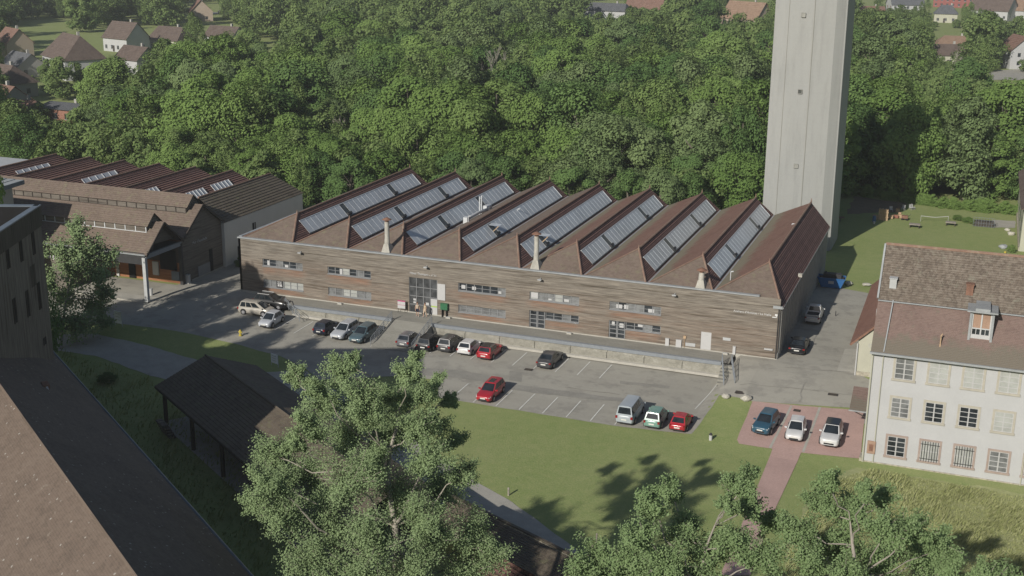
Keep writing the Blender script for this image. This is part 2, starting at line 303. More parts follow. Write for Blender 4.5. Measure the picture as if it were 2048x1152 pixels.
# ------------------------------------------------------------------ mesh builder
class MB:
    def __init__(s): s.v = []; s.f = []; s.uv = []; s.mi = []; s.m = 0
    def face(s, pts, uv=None):
        b = len(s.v); pts = [Vector(p) for p in pts]; s.v += pts
        s.f.append(list(range(b, b+len(pts)))); s.mi.append(s.m)
        if uv is None:
            e = (pts[1]-pts[0]); L = e.length; e = e/L if L > 1e-9 else Vector((1, 0, 0))
            n = Vector((0, 0, 0))
            for k in range(1, len(pts)-1): n += (pts[k]-pts[0]).cross(pts[k+1]-pts[0])
            n = n.normalized() if n.length > 1e-12 else Vector((0, 0, 1)); t = n.cross(e)
            uo = pts[0].dot(e); vo = pts[0].dot(t)
            uv = [((p-pts[0]).dot(e)+uo, (p-pts[0]).dot(t)+vo) for p in pts]
        s.uv.append(uv)
    def quad(s, a, b, c, d): s.face((a, b, c, d))
    def box(s, x0, x1, y0, y1, z0, z1):
        p = lambda x, y, z: Vector((x, y, z))
        s.quad(p(x0, y0, z0), p(x1, y0, z0), p(x1, y0, z1), p(x0, y0, z1)); s.quad(p(x1, y1, z0), p(x0, y1, z0), p(x0, y1, z1), p(x1, y1, z1))
        s.quad(p(x1, y0, z0), p(x1, y1, z0), p(x1, y1, z1), p(x1, y0, z1)); s.quad(p(x0, y1, z0), p(x0, y0, z0), p(x0, y0, z1), p(x0, y1, z1))
        s.quad(p(x0, y0, z1), p(x1, y0, z1), p(x1, y1, z1), p(x0, y1, z1)); s.quad(p(x0, y1, z0), p(x1, y1, z0), p(x1, y0, z0), p(x0, y0, z0))
    def bar(s, a, b, w, h, up=(0, 0, 1)):
        a = Vector(a); b = Vector(b); d = (b-a).normalized(); up = Vector(up)
        if abs(d.dot(up)) > .99: up = Vector((1, 0, 0))
        sx = d.cross(up).normalized()*w/2; sz = sx.cross(d).normalized()*h/2
        A = [a-sx-sz, a+sx-sz, a+sx+sz, a-sx+sz]; B = [q+(b-a) for q in A]
        for k in range(4): s.quad(A[k], B[k], B[(k+1) % 4], A[(k+1) % 4])
        s.quad(A[0], A[1], A[2], A[3]); s.quad(B[3], B[2], B[1], B[0])
    def tube(s, pts, rad, n=6, cap=True):
        pts = [Vector(p) for p in pts]; rings = []
        for i, p in enumerate(pts):
            d = (pts[min(i+1, len(pts)-1)]-pts[max(i-1, 0)]).normalized(); a = Vector((1, 0, 0)) if abs(d.x) < .8 else Vector((0, 1, 0))
            u_ = d.cross(a).normalized(); v_ = d.cross(u_); r = rad[i] if isinstance(rad, (list, tuple)) else rad
            rings.append([p+(u_*cos(2*pi*k/n)+v_*sin(2*pi*k/n))*r for k in range(n)])
        b = len(s.v)
        for R in rings: s.v += R
        for i in range(len(rings)-1):
            for k in range(n):
                q = [b+i*n+k, b+(i+1)*n+k, b+(i+1)*n+(k+1) % n, b+i*n+(k+1) % n]; s.f.append(q); s.mi.append(s.m); s.uv.append([(k/n, i), (k/n, i+1), ((k+1)/n, i+1), ((k+1)/n, i)])
        if cap:
            s.f.append([b+k for k in range(n)]); s.mi.append(s.m); s.uv.append([(0, 0)]*n)
            s.f.append([b+(len(rings)-1)*n+k for k in reversed(range(n))]); s.mi.append(s.m); s.uv.append([(0, 0)]*n)
    def rows(s, a, b, c, d, n, step=.05):
        """sloping plane a-b (eave) d-c (ridge), laid in n overlapping rows"""
        a, b, c, d = (Vector(q) for q in (a, b, c, d)); nm = (b-a).cross(d-a).normalized(); L = (d-a).length
        for k in range(n):
            t0, t1 = k/n, (k+1)/n
            p0, p1 = a.lerp(d, t0), b.lerp(c, t0); q0, q1 = a.lerp(d, t1), b.lerp(c, t1)
            P = [p0+nm*step, p1+nm*step, q1, q0]; w_ = (b-a).length
            s.face(P, [(0, t0*L), (w_, t0*L), (w_, t1*L), (0, t1*L)]); s.face([p0, p1, p1+nm*step, p0+nm*step])
    def build(s, name, mats, parent=None, smooth=False, world=True, ang=40):
        off = Vector((0, 0, 0))
        if parent is not None and world:
            q = parent
            while q is not None: off += q.location; q = q.parent
        me = bpy.data.meshes.new(name); me.from_pydata([tuple(p-off) for p in s.v], [], s.f)
        if not isinstance(mats, (list, tuple)): mats = [mats]
        for m in mats: me.materials.append(m)
        ul = me.uv_layers.new(name='UVMap'); flat = [c for f in s.uv for q in f for c in q]; ul.data.foreach_set('uv', flat)
        me.polygons.foreach_set('material_index', s.mi)
        if smooth:
            bm = bmesh.new(); bm.from_mesh(me); bmesh.ops.remove_doubles(bm, verts=bm.verts, dist=.0005); bmesh.ops.recalc_face_normals(bm, faces=bm.faces); bm.to_mesh(me); bm.free()
            me.polygons.foreach_set('use_smooth', [True]*len(me.polygons)); me.set_sharp_from_angle(angle=radians(ang))
        me.update(); o = bpy.data.objects.new(name, me); COL.objects.link(o)
        if parent is not None: o.parent = parent
        return o
def tag(o, label=None, cat=None, group=None, kind=None):
    if label: o['label'] = label
    if cat: o['category'] = cat
    if group: o['group'] = group
    if kind: o['kind'] = kind
    return o
def thing(name, label, cat, loc=(0, 0, 0), rz=0, group=None):
    o = bpy.data.objects.new(name, None); COL.objects.link(o); o.location = loc; o.rotation_euler = (0, 0, rz); o.empty_display_size = .3
    return tag(o, label, cat, group)
def quads_mesh(name, V, mats, mi=None):
    """V: (n,4,3) separate leaf quads"""
    n = len(V); me = bpy.data.meshes.new(name); me.vertices.add(n*4); me.vertices.foreach_set('co', np.ascontiguousarray(V, dtype=np.float32).ravel())
    me.loops.add(n*4); me.loops.foreach_set('vertex_index', np.arange(n*4, dtype=np.int32)); me.polygons.add(n)
    me.polygons.foreach_set('loop_start', np.arange(0, n*4, 4, dtype=np.int32)); me.polygons.foreach_set('loop_total', np.full(n, 4, dtype=np.int32))
    for m in mats if isinstance(mats, (list, tuple)) else [mats]: me.materials.append(m)
    me.update(calc_edges=True); return me
def leaf_quads(P, N, size, rng, asp=1.4):
    n = len(P); N = N/np.linalg.norm(N, axis=1, keepdims=True); a = rng.normal(size=(n, 3)); a -= N*(a*N).sum(1, keepdims=True); a /= np.linalg.norm(a, axis=1, keepdims=True); b = np.cross(N, a)
    s = (np.asarray(size)*rng.uniform(.7, 1.3, n))[:, None]; a = a*s*asp*.5; b = b*s*.5
    return np.stack([P-a*.9-b*.55, P+a*.1-b, P+a, P-a*.1+b], 1)
def link(name, me, parent=None, loc=None):
    o = bpy.data.objects.new(name, me); COL.objects.link(o); o.parent = parent
    if loc is not None: o.location = loc
    return o
def text_mesh(name, txt, size, mat, parent, loc, rot, depth=.04):
    cu = bpy.data.curves.new(name, 'FONT'); cu.body = txt; cu.size = size; cu.extrude = depth/2; cu.space_character = 1.05
    t = bpy.data.objects.new(name, cu); COL.objects.link(t); dg = bpy.context.evaluated_depsgraph_get(); dg.update()
    me = bpy.data.meshes.new_from_object(t.evaluated_get(dg)); bpy.data.objects.remove(t); me.name = name; me.materials.clear(); me.materials.append(mat)
    o = bpy.data.objects.new(name, me); COL.objects.link(o); o.parent = parent; o.location = Vector(loc)-(parent.location if parent else Vector((0, 0, 0))); o.rotation_euler = rot
    return o
# ================================================================== SETTING: ground, asphalt, paving
def grid_ground():
    xs = np.unique(np.concatenate([np.array([-3500, -2200, -1400, -900, -600, -450, -350, -270, -210, -160, -125, -100, -80, -62]), np.arange(-50, 111, 1.5), np.array(GX[1:-1], float),
                                   np.array([125, 150, 190, 240, 320, 450, 700, 1100, 1800, 3000])]))
    ys = np.unique(np.concatenate([np.array([-390, -300, -220, -160, -120, -95, -75, -60]), np.arange(-52, 62, 1.5), np.array(GY[1:-1], float), np.array([66, 75, 90, 110, 140, 180, 230, 300, 400, 520, 700, 1000, 1500, 2300, 3500])]))
    nx, ny = len(xs), len(ys)
    V = [(x, y, g(x, y)) for y in ys for x in xs]
    F = [(j*nx+i, j*nx+i+1, (j+1)*nx+i+1, (j+1)*nx+i) for j in range(ny-1) for i in range(nx-1)]
    me = bpy.data.meshes.new('ground'); me.from_pydata(V, [], F); me.materials.append(MT['grass'])
    me.polygons.foreach_set('use_smooth', [True]*len(F)); o = bpy.data.objects.new('ground', me); COL.objects.link(o); tag(o, kind='structure')
grid_ground()
def drape(name, poly, mat, off, cut=1.5, kind='structure', parent=None):
    bm = bmesh.new(); vs = [bm.verts.new((p[0], p[1], 0)) for p in poly]; f = bm.faces.new(vs)
    if f.normal.z < 0: f.normal_flip()
    bm.normal_update()
    x0, x1 = min(p[0] for p in poly), max(p[0] for p in poly); y0, y1 = min(p[1] for p in poly), max(p[1] for p in poly)
    if cut:
        for c in [x for x in np.unique(np.concatenate([np.arange(-50, 111, 1.5), np.array(GX[1:-1], float)])) if x0 < x < x1]:
            bmesh.ops.bisect_plane(bm, geom=bm.verts[:]+bm.edges[:]+bm.faces[:], plane_co=(c, 0, 0), plane_no=(1, 0, 0))
        for c in [y for y in np.unique(np.concatenate([np.arange(-52, 62, 1.5), np.array(GY[1:-1], float)])) if y0 < y < y1]:
            bmesh.ops.bisect_plane(bm, geom=bm.verts[:]+bm.edges[:]+bm.faces[:], plane_co=(0, c, 0), plane_no=(0, 1, 0))
    for v in bm.verts: v.co.z = g(v.co.x, v.co.y)+off
    bm.normal_update()
    for f in bm.faces:
        if f.normal.z < 0: f.normal_flip()
    me = bpy.data.meshes.new(name); bm.to_mesh(me); bm.free(); me.materials.append(mat); o = bpy.data.objects.new(name, me); COL.objects.link(o); o.parent = parent
    return tag(o, kind=kind) if kind else o
def P2(*pts): return [tuple(gp(*p)[:2]) for p in pts]
def wob(poly, amp=.12, step=.7, seed=1):
    """break long edges into short wobbly ones"""
    rr = random.Random(seed); out = []
    for k in range(len(poly)):
        a = np.array(poly[k]); b = np.array(poly[(k+1) % len(poly)]); n = max(1, int(np.linalg.norm(b-a)/step)); out.append(tuple(a))
        for q in range(1, n): out.append(tuple(a+(b-a)*q/n+np.array([rr.uniform(-amp, amp), rr.uniform(-amp, amp)])))
    return out
lot = [(-28, -.6), (-9.2, -.6), (-8.6, 34), (-.3, 34), (.2, .2), (67.3, .2), (67.2, 33), (74.6, 31.5), (75.6, 22), (76.5, -1), (79.5, -4), (79.5, -12.6), (78, -12.4)]
lot += P2((1725, 818), (1505, 803), (1438, 791), (1402, 845), (1383, 868)) + [(55.3, -20.25), (36.2, -20.1), (34.5, -15.6)]
lot += P2((800, 752), (640, 760), (612, 738), (560, 712), (480, 690), (400, 672), (300, 655), (215, 645), (100, 640)) + [(-28, -12)]
drape('parking_asphalt', wob(lot, .06, 1.2, 3), MT['asphalt'], .02)
drape('lower_path', wob(P2((100, 668), (190, 668), (290, 690), (400, 722), (500, 745), (612, 742), (640, 762), (700, 800), (800, 862), (935, 953), (1012, 997), (1080, 1045), (1160, 1105), (1080, 1150), (990, 1085), (880, 1010), (760, 930), (640, 870), (520, 815), (420, 778), (300, 752), (190, 712), (100, 700)), .08, 1.0, 4), MT['path'], .035)
pk = P2((1505, 803), (1600, 812), (1730, 822)) + [(78.5, -19.6)] + P2((1722, 918), (1602, 906), (1543, 898), (1478, 888), (1474, 880))
drape('pink_parking', wob(pk, .03, 1.5, 5), MT['pink'], .04)
drape('pink_path', P2((1545, 898), (1602, 906), (1545, 1030), (1500, 1152), (1440, 1152), (1500, 1010)), MT['pink'], .042)
bp = P2((1674, 742), (1712, 748), (1750, 735), (1750, 700), (1690, 698)); drape('annex_apron', bp, MT['slabc'], .04)
for k, (a, b) in enumerate((((1583, 812), (1540, 897)), ((1640, 815), (1606, 905)))):
    A, B = P2(a, b); drape('paving_joint', [(A[0]-.12, A[1]), (A[0]+.12, A[1]), (B[0]+.12, B[1]), (B[0]-.12, B[1])], MT['slabc'], .052)
# bay lines: bays 2.5 m wide along the building's own axes
def line(x0, y0, x1, y1, w=.11, name='bay_line'):
    dx, dy = x1-x0, y1-y0; L = math.hypot(dx, dy); nx, ny = -dy/L*w/2, dx/L*w/2
    drape(name, [(x0+nx, y0+ny), (x1+nx, y1+ny), (x1-nx, y1-ny), (x0-nx, y0-ny)], MT['mark'], .05)
for k in range(-11, 6):
    x = 37.65+2.5*k
    if 21.5 < x < 30 or x < 8: continue
    line(x, -8.6, x+.05, -4.1)
for k in range(0, 8): line(37.7+2.5*k, -20.0, 37.75+2.5*k, -15.4)
line(62.4, -5.5, 61.6, -13, .1)
# asphalt repairs, tar seams
for poly in (P2((840, 735), (930, 742), (990, 755), (1000, 768), (900, 755), (830, 748)), P2((1000, 765), (1100, 778), (1200, 792), (1290, 800), (1290, 806), (1190, 800), (1080, 788), (990, 775)), P2((1020, 742), (1045, 745), (1043, 765), (1018, 760)), P2((1240, 762), (1340, 772), (1338, 778), (1240, 768))):
    drape('asphalt_patch', wob(poly, .1, .8, 7), MT['patch'], .034)
for a, b in (((1480, 770), (1700, 790)), ((1612, 762), (1598, 805)), ((1570, 735), (1700, 745)), ((900, 650), (1040, 680)), ((1690, 560), (1620, 700)), ((1130, 775), (1240, 790))):
    A, B = P2(a, b); pts = wob([A, B], .15, 1.0, int(a[0]))[:max(2, int(math.dist(A, B)))]
    pts.append(B)
    for q in range(len(pts)-1):
        p, r_ = pts[q], pts[q+1]; L = math.dist(p, r_)
        if L < .1: continue
        n_ = (-(r_[1]-p[1])/L*.06, (r_[0]-p[0])/L*.06)
        drape('tar_seam', [(p[0]+n_[0], p[1]+n_[1]), (r_[0]+n_[0], r_[1]+n_[1]), (r_[0]-n_[0], r_[1]-n_[1]), (p[0]-n_[0], p[1]-n_[1])], MT['tar'], .048)
drape('meadow', wob(P2((1715, 935), (2060, 990), (2060, 1160), (1560, 1160), (1590, 1050), (1640, 960)), .3, 1.0, 9), MT['meadow'], .02)
drape('garden_soil', wob(P2((1985, 440), (2030, 442), (2030, 456), (1975, 455)), .2, 1, 2), MT['path'], .03)
drape('bare_ground', wob([(66.5, 78), (74, 84), (75, 92), (66, 93)], .4, 1.2, 6), MT['soil'], .03)
drape('village_lane', P2((1975, 142), (2050, 138), (2050, 160), (1985, 160)), MT['path'], .06, cut=0)
drape('village_lane', P2((395, 24), (540, 26), (540, 29), (395, 28)), MT['path'], .06, cut=0)

# ================================================================== MAIN FACTORY HALL
T_, X0, A_, YR, ZR, ZP, DB, XE, ZE = 7.48, .33, 5.02, 5.49, 9.26, 6.8, 40.14, 67.53, 5.87
WIN = [(3.4, 9.1, 3.6, 4.5), (12.6, 18.5, 3.6, 4.5), (30.0, 36.0, 3.45, 4.4), (38.95, 44.95, 3.45, 4.4), (48.55, 54.5, 3.42, 4.36),
       (3.4, 9.1, .9, 1.88), (12.6, 18.5, .9, 1.87), (30.0, 36.0, .82, 1.72)]
DOORW = [(38.95, 44.97), (48.55, 54.55)]
hall = thing('factory_hall', 'long timber clad workshop hall with nine sawtooth roof ridges and skylights', 'building')
def front_wall():
    """front wall with real openings, cladding wear kept as a vertex attribute"""
    holes = [(a, b, c, d) for a, b, c, d in WIN] + [(a, a+1.95, .03, 2.12) for a, _ in DOORW] + [(a+1.95, b, 1.28, 2.12) for a, b in DOORW] + [(23.6, 27.3, -.02, 4.4), (59.12, 60.28, .02, 2.12)]
    xs = sorted(set([0, XE]+[round(h[0], 3) for h in holes]+[round(h[1], 3) for h in holes]+[round(k*.75, 3) for k in range(1, 90)]))
    zs = sorted(set([-1.2, 6.85]+[h[2] for h in holes]+[h[3] for h in holes]+[k*.4 for k in range(0, 17)]))
    b = MB(); wear = []
    def wr(x, z):
        v = 0
        for (x0, x1, z0, z1) in WIN+[(a+1.95, c, 1.28, 2.12) for a, c in DOORW]:
            if x0-.2 < x < x1+.2:
                d = z0-z
                if 0 < d < 1.2: v = max(v, (1 if d < .7 else (1.2-d)/.5)*min(1, (x-x0+.4)/.8, (x1+.4-x)/.8))
        v = max(0, v)
        return max(v, (.34 if z < 3.2 else max(0, .34-(z-3.2)*.15))*(.35+.65*abs(sin(x*.21+z*.5)*cos(x*.083-z*.9))))
    for i in range(len(xs)-1):
        for j in range(len(zs)-1):
            xa, xb, za, zb = xs[i], xs[i+1], zs[j], zs[j+1]; cx, cz = (xa+xb)/2, (za+zb)/2
            if any(h[0] < cx < h[1] and h[2] < cz < h[3] for h in holes): continue
            if xb > XE-.01 and za > 6.3: pass
            b.face([(xa, 0, za), (xb, 0, za), (xb, 0, zb), (xa, 0, zb)], [(xa, za), (xb, za), (xb, zb), (xa, zb)])
            wear += [wr(xa, za), wr(xb, za), wr(xb, zb), wr(xa, zb)]
    for (x0, x1, z0, z1) in holes:                     # reveals
        D = .28
        for q in ([(x0, 0, z0), (x0, 0, z1), (x0, D, z1), (x0, D, z0)], [(x1, 0, z1), (x1, 0, z0), (x1, D, z0), (x1, D, z1)], [(x0, 0, z1), (x1, 0, z1), (x1, D, z1), (x0, D, z1)], [(x1, 0, z0), (x0, 0, z0), (x0, D, z0), (x1, D, z0)]):
            b.m = 1; b.face(q); wear += [0]*4
    b.m = 0
    o = b.build('front_wall', [MT['wood'], MT['alu']], hall)
    at_ = o.data.attributes.new('wear', 'FLOAT', 'POINT'); at_.data.foreach_set('value', wear)
front_wall()
b = MB(); b.box(.05, XE-.05, .32, DB, -1.2, 5.6); b.build('inner_wall', MT['pale'], hall)
b = MB(); b.box(-.06, XE-2.3, -.14, .30, 6.85, 7.0); b.build('parapet_coping', MT['zinc'], hall)
b = MB(); b.box(0, .3, 0, 33, -1.2, 6.95); b.build('west_wall', MT['pale'], hall)
b = MB(); b.box(-.05, .36, 0.3, 33.2, 6.95, 7.05); b.build('west_coping', MT['zinc'], hall)
b = MB(); b.box(XE-.25, XE, 0.02, DB, -1.2, 5.75); b.build('east_wall', MT['panel'], hall)
for k in range(27):
    b = MB(); y = .6+k*1.5; b.box(XE, XE+.14, y-.14, y+.14, -1.0, 5.7); b.build('pilaster', MT['panel'], hall)
b = MB(); b.box(XE-.02, XE+.05, .02, DB, -1.0, .75); b.build('east_plinth', MT['zinc'], hall)
b = MB(); b.box(-.02, XE, -.07, 0, -.35, .1); b.build('base_plinth', MT['slabc'], hall)
b = MB(); b.tube([(XE-.12, -.1, 5.7), (XE-.12, -.1, .1)], .06, 6); b.build('downpipe', MT['iron'], hall)
b = MB(); b.bar((XE+.22, -.1, 5.86), (XE+.22, DB, 5.86), .24, .16); b.build('east_gutter', MT['zinc'], hall)
b = MB(); b.box(XE-.75, XE+.25, -.16, -.02, 5.75, 6.05); b.build('gutter_end', MT['zinc'], hall)

SKYL = [(0, 1, [8, 19]), (1, 1, [9, 20]), (2, 1, [7, 17]), (3, 1, [6]), (4, 1, [4]), (5, 1, [6, 19]), (6, 1, [7, 18]), (7, 1, [7, 19]), (8, 0, [])]
for k in range(9):
    xv = X0+k*T_; xr = xv+A_; last = k == 8
    xn = XE+.28 if last else xv+T_; zn = ZE if last else ZP; yb = DB-1.2
    a0 = Vector((xv, 0, ZP)); a1 = Vector((xn, 0, zn)); ap = Vector((xr, YR, ZR)); bk = Vector((xr, yb, ZR)); v0 = Vector((xv, DB, ZP)); v1 = Vector((xn, DB, zn))
    hipfoot = Vector((xn if not last else xv+T_-.25, 0.02, ZP if not last else 6.75))
    b = MB(); b.face([a0+Vector((0, .05, 0)), hipfoot, ap]); b.rows(v0, a0, ap, bk, 12, .03)
    if last: b.m = 1; b.face([hipfoot, a1, ap]); b.m = 0
    b.face([v1, v0, bk])
    rf = b.build('sawtooth_roof', [MT['tan_tile'] if k < 5 else MT['red_tile'], MT['dark_tile']], hall)
    if k >= 4:                                    # hip faces of the right bays keep the tan tone of the others
        rf.data.materials.append(MT['tan_tile']); rf.data.polygons[0].material_index = 2
    b = MB(); b.rows(a1, v1, bk, ap, 13 if not last else 14, .07); b.build('steep_slope', MT['dark_tile'], rf)
    nE = Vector((ZR-zn, 0, xn-xr)).normalized(); S = lambda y, s, h=0: Vector((xr+(xn-xr)*s, y, ZR+(zn-ZR)*s))+nE*h
    b = MB(); b.tube([ap+Vector((0, -.05, .06)), bk+Vector((0, 0, .06))], .13, 6); b.tube([hipfoot+Vector((-.05, 0, .05)), ap+Vector((0, 0, .06))], .12, 6)
    b.tube([a0.lerp(ap, .02)+Vector((0, 0, .05)), ap+Vector((-.05, 0, .05))], .07, 5)
    b.tube([bk+Vector((0, 0, .1)), bk+Vector((0, 0, .62))], [.1, .03], 5); b.tube([ap+Vector((0, 0, .1)), ap+Vector((0, 0, .5))], [.09, .03], 5)
    b.build('ridge_cap', MT['cap'], rf)
    b = MB(); b.bar(v0+Vector((.05, 0, .06)), a0+Vector((.05, .1, .06)), .35, .06) if k else None
    if k: b.build('valley_gutter', MT['zinc'], rf)
    if not SKYL[k][1]: continue
    ya, yz = YR-.9, DB-2.2; n = 26; s0, s1 = .30, .88; b = MB()
    for q in range(n):
        y0, y1 = ya+(yz-ya)*q/n, ya+(yz-ya)*(q+1)/n
        if q in SKYL[k][2]: b.m = 2; h = .10
        else: b.m = 0; h = .13
        b.face([S(y0, s1, h), S(y1, s1, h), S(y1, s0, h), S(y0, s0, h)])
        b.m = 1; b.bar(S(y0, s0, .135), S(y0, s1, .135), .05, .03, nE)
    b.bar(S(yz, s0, .15), S(yz, s1, .15), .12, .06, nE); b.bar(S(ya, s0, .12), S(yz, s0, .12), .12, .08, nE); b.m = 2; b.bar(S(ya, s1+.02, .06), S(yz, s1+.02, .06), .1, .1, nE)
    b.build('skylight', [MT['sky_sheet'], MT['rib'], MT['smoke']], rf)
    for q in SKYL[k][2]:
        y0 = ya+(yz-ya)*q/n; y1 = ya+(yz-ya)*(q+1)/n
        b = MB(); b.bar(S(y0+.1, s1-.08, .25), S(y1-.1, s1-.08, .25), .3, .22, nE)
        if k in (3, 4): b.m = 1; b.face([S(y0, s0+.05, .2), S(y1, s0+.05, .2), S(y1, s0+.35, 1.2), S(y0, s0+.35, 1.2)]); b.m = 2; b.bar(S(y0, s0+.35, .2), S(y0, s0+.35, 1.2), .1, .1)
        b.build('roof_vent', [MT['iron'], MT['sky_sheet'], MT['pallet']], rf)
# windows: frames, mullions, panes
def strip_window(x0, x1, z0, z1, n, pane, hbar=True, name='window'):
    b = MB(); y = .16; f_ = .06
    b.box(x0, x1, y-.05, y+.05, z0, z0+f_); b.box(x0, x1, y-.05, y+.05, z1-f_, z1)
    for q in range(n+1):
        x = x0+(x1-x0)*q/n; x = min(max(x, x0+.04), x1-.04); b.box(x-.04, x+.04, y-.05, y+.05, z0+f_, z1-f_)
    if hbar: zm = z0+(z1-z0)*.5; b.box(x0+.05, x1-.05, y-.025, y+.025, zm-.02, zm+.02)
    b.box(x0-.02, x1+.02, -.1, y-.06, z0-.08, z0+.005)
    w_ = b.build(name, MT['alu'], hall)
    b = MB()
    for q in range(n):
        xa, xb = x0+(x1-x0)*q/n, x0+(x1-x0)*(q+1)/n; b.m = pane[q % len(pane)]; b.face([(xa, y+.02, z0), (xb, y+.02, z0), (xb, y+.02, z1), (xa, y+.02, z1)])
    b.build('pane', [MT['glass'], MT['glass_pale'], MT['glass_grey'], MT['whitep']], w_); return w_
PAN = [[0, 0, 2, 0, 0, 2], [0, 0, 1, 0, 2, 0], [0, 0, 0, 0, 0, 2], [1, 2, 2, 1, 2, 2], [2, 0, 2, 2, 0, 2], [2, 2, 1, 1, 1, 1], [2, 2, 1, 1, 2, 2], [2, 2, 2, 2, 2, 2]]
for q, (x0, x1, z0, z1) in enumerate(WIN): strip_window(x0, x1, z0, z1, 6, PAN[q])
for x0, x1 in DOORW:
    strip_window(x0+1.95, x1, 1.28, 2.12, 4, [0, 0, 2, 0])
    b = MB(); y = .16
    for xa in (x0+.03, x0+.98): 
        b.box(xa, xa+.08, y-.05, y+.05, .03, 2.12); b.box(xa+.82, xa+.9, y-.05, y+.05, .03, 2.12)
        for z in (.03, .55, 1.05, 1.55, 2.05): b.box(xa+.08, xa+.82, y-.04, y+.04, z, z+.07)
    d = b.build('glazed_door', MT['alu'], hall); b = MB(); b.face([(x0, y+.03, 0), (x0+1.95, y+.03, 0), (x0+1.95, y+.03, 2.12), (x0, y+.03, 2.12)]); b.build('pane', MT['glass'], d)
# white notices seen in the right hand windows
for x, z, w_, h in ((48.85, 1.5, .35, .45), (49.75, 1.35, .5, .5), (51.9, 1.72, .55, .28), (30.35, 3.7, .5, .45), (31.7, 3.7, .5, .4), (49.3, 3.6, .7, .45), (50.2, 3.6, .5, .5), (53.0, 3.55, .7, .4), (39.1, 3.65, .85, .6), (41.2, 3.55, .4, .2), (43.1, 3.6, .6, .3), (35.0, 3.6, .4, .3), (6.5, 3.7, .5, .3), (14.2, 3.65, .35, .7), (4.0, 3.7, .3, .6)):
    b = MB(); b.box(x, x+w_, .13, .15, z, z+h); b.build('window_notice', MT['whitep'], hall)
b = MB(); b.m = 0; b.box(5.2, 6.12, .1, .125, .93, 1.84)
sk_ = b.build('window_poster', MT['iron'], hall)
b = MB()
for sx in (-1, 1):
    b.bar((5.66+sx*.26, .085, 1.75), (5.66+sx*.04, .085, 1.42), .09, .02, (0, 1, 0)); b.bar((5.66+sx*.04, .085, 1.75), (5.66+sx*.28, .085, 1.42), .09, .02, (0, 1, 0))
    b.face([(5.66+(.03 if sx > 0 else -.3), .085, 1.1), (5.66+(.38 if sx > 0 else -.03), .085, 1.1), (5.66+(.3 if sx > 0 else -.03), .085, 1.38), (5.66+(.03 if sx > 0 else -.24), .085, 1.38)])
b.build('poster_print', MT['whitep'], sk_)
# entrance glazing
b = MB(); y = .16
for x in (23.62, 24.52, 25.42, 26.32, 27.22): b.box(x-.035, x+.035, y-.05, y+.05, 0, 4.4)
for z in (.03, 1.0, 2.08, 3.2, 4.36): b.box(23.6, 27.3, y-.045, y+.045, z-.03, z+.03)
e = b.build('entrance_glazing', MT['alu'], hall)
b = MB(); b.face([(23.6, y+.02, 0), (27.3, y+.02, 0), (27.3, y+.02, 4.4), (23.6, y+.02, 4.4)]); b.build('pane', MT['glass_mid'], e)
b = MB(); b.box(24.1, 24.45, .1, .12, 1.5, 1.75); b.box(24.1, 24.45, .1, .12, 1.15, 1.38); b.box(25.7, 26.15, .1, .12, 1.1, 1.42); b.build('door_notice', MT['whitep'], e)
b = MB(); b.box(26.45, 27.28, -.03, .1, .05, 2.0); pn = b.build('white_door_panel', MT['whitep'], hall)
b = MB(); b.box(26.46, 27.27, -.045, -.03, 1.0, 1.16); b.build('green_stripe', MT['lime'], pn)
b = MB(); b.box(27.35, 28.34, -.08, -.005, 2.0, 4.0); b.build('white_banner_panel', MT['whitep'], hall)
b = MB(); b.box(24.55, 25.38, -.95, -.9, .05, 2.02) if False else None
b = MB(); b.box(59.12, 60.28, .05, .12, .02, 2.12); dr = b.build('white_door', MT['whitep'], hall)
b = MB(); b.box(59.5, 59.9, .035, .05, 1.72, 1.8); b.build('door_plate', MT['letter_dim'], dr)
text_mesh('hall_name', "Hôtel Thomann - n°11", .36, MT['letter'], hall, (23.75, -.05, 4.82), (pi/2, 0, 0), .05)
text_mesh('studio_name', "Ateliers d'Artistes / La Vielle", .33, MT['letter'], hall, (62.55, -.05, 4.85), (pi/2, 0, 0), .05)
b = MB(); b.bar((66.75, -.06, 4.75), (67.2, -.06, 4.75), .05, .09); b.bar((67.2, -.06, 4.7), (67.2, -.06, 5.0), .05, .09); b.box(67.02, 67.3, -.08, -.03, 4.92, 5.12); b.build('logo_mark', MT['letter'], hall)
for x, z in ((9.0, 5.95), (26.0, 5.95), (40.3, 6.05), (56.0, 6.05)):
    b = MB(); b.bar((x, 0, z+.1), (x, -.45, z+.02), .07, .07); b.box(x-.22, x+.22, -.62, -.3, z-.06, z+.05); b.build('wall_lamp', MT['alu_lt'], hall)
for x, z0, z1, wd, m in ((55.4, .0, .85, .42, 'whitep'), (56.7, .0, .85, .62, 'whitep'), (62.9, .0, .9, .3, 'whitep'), (62.0, 1.45, 1.75, .85, 'alu_lt'), (58.0, .25, .6, 1.1, 'alu_lt'), (66.6, 1.0, 1.12, .9, 'whitep')):
    b = MB(); b.box(x-wd/2, x+wd/2, -.2 if m == 'whitep' else -.05, -.005, z0, z1); b.box(x-wd/2-.02, x+wd/2+.02, -.22 if m == 'whitep' else -.06, -.004, z1, z1+.03); b.build('wall_cabinet', MT[m], hall)
b = MB(); b.tube([(57.35, -.12, .05), (57.35, -.12, 1.5)], .03, 5); b.box(57.2, 57.5, -.16, -.12, 1.1, 1.42); b.build('yellow_marker', MT['pallet'], hall)
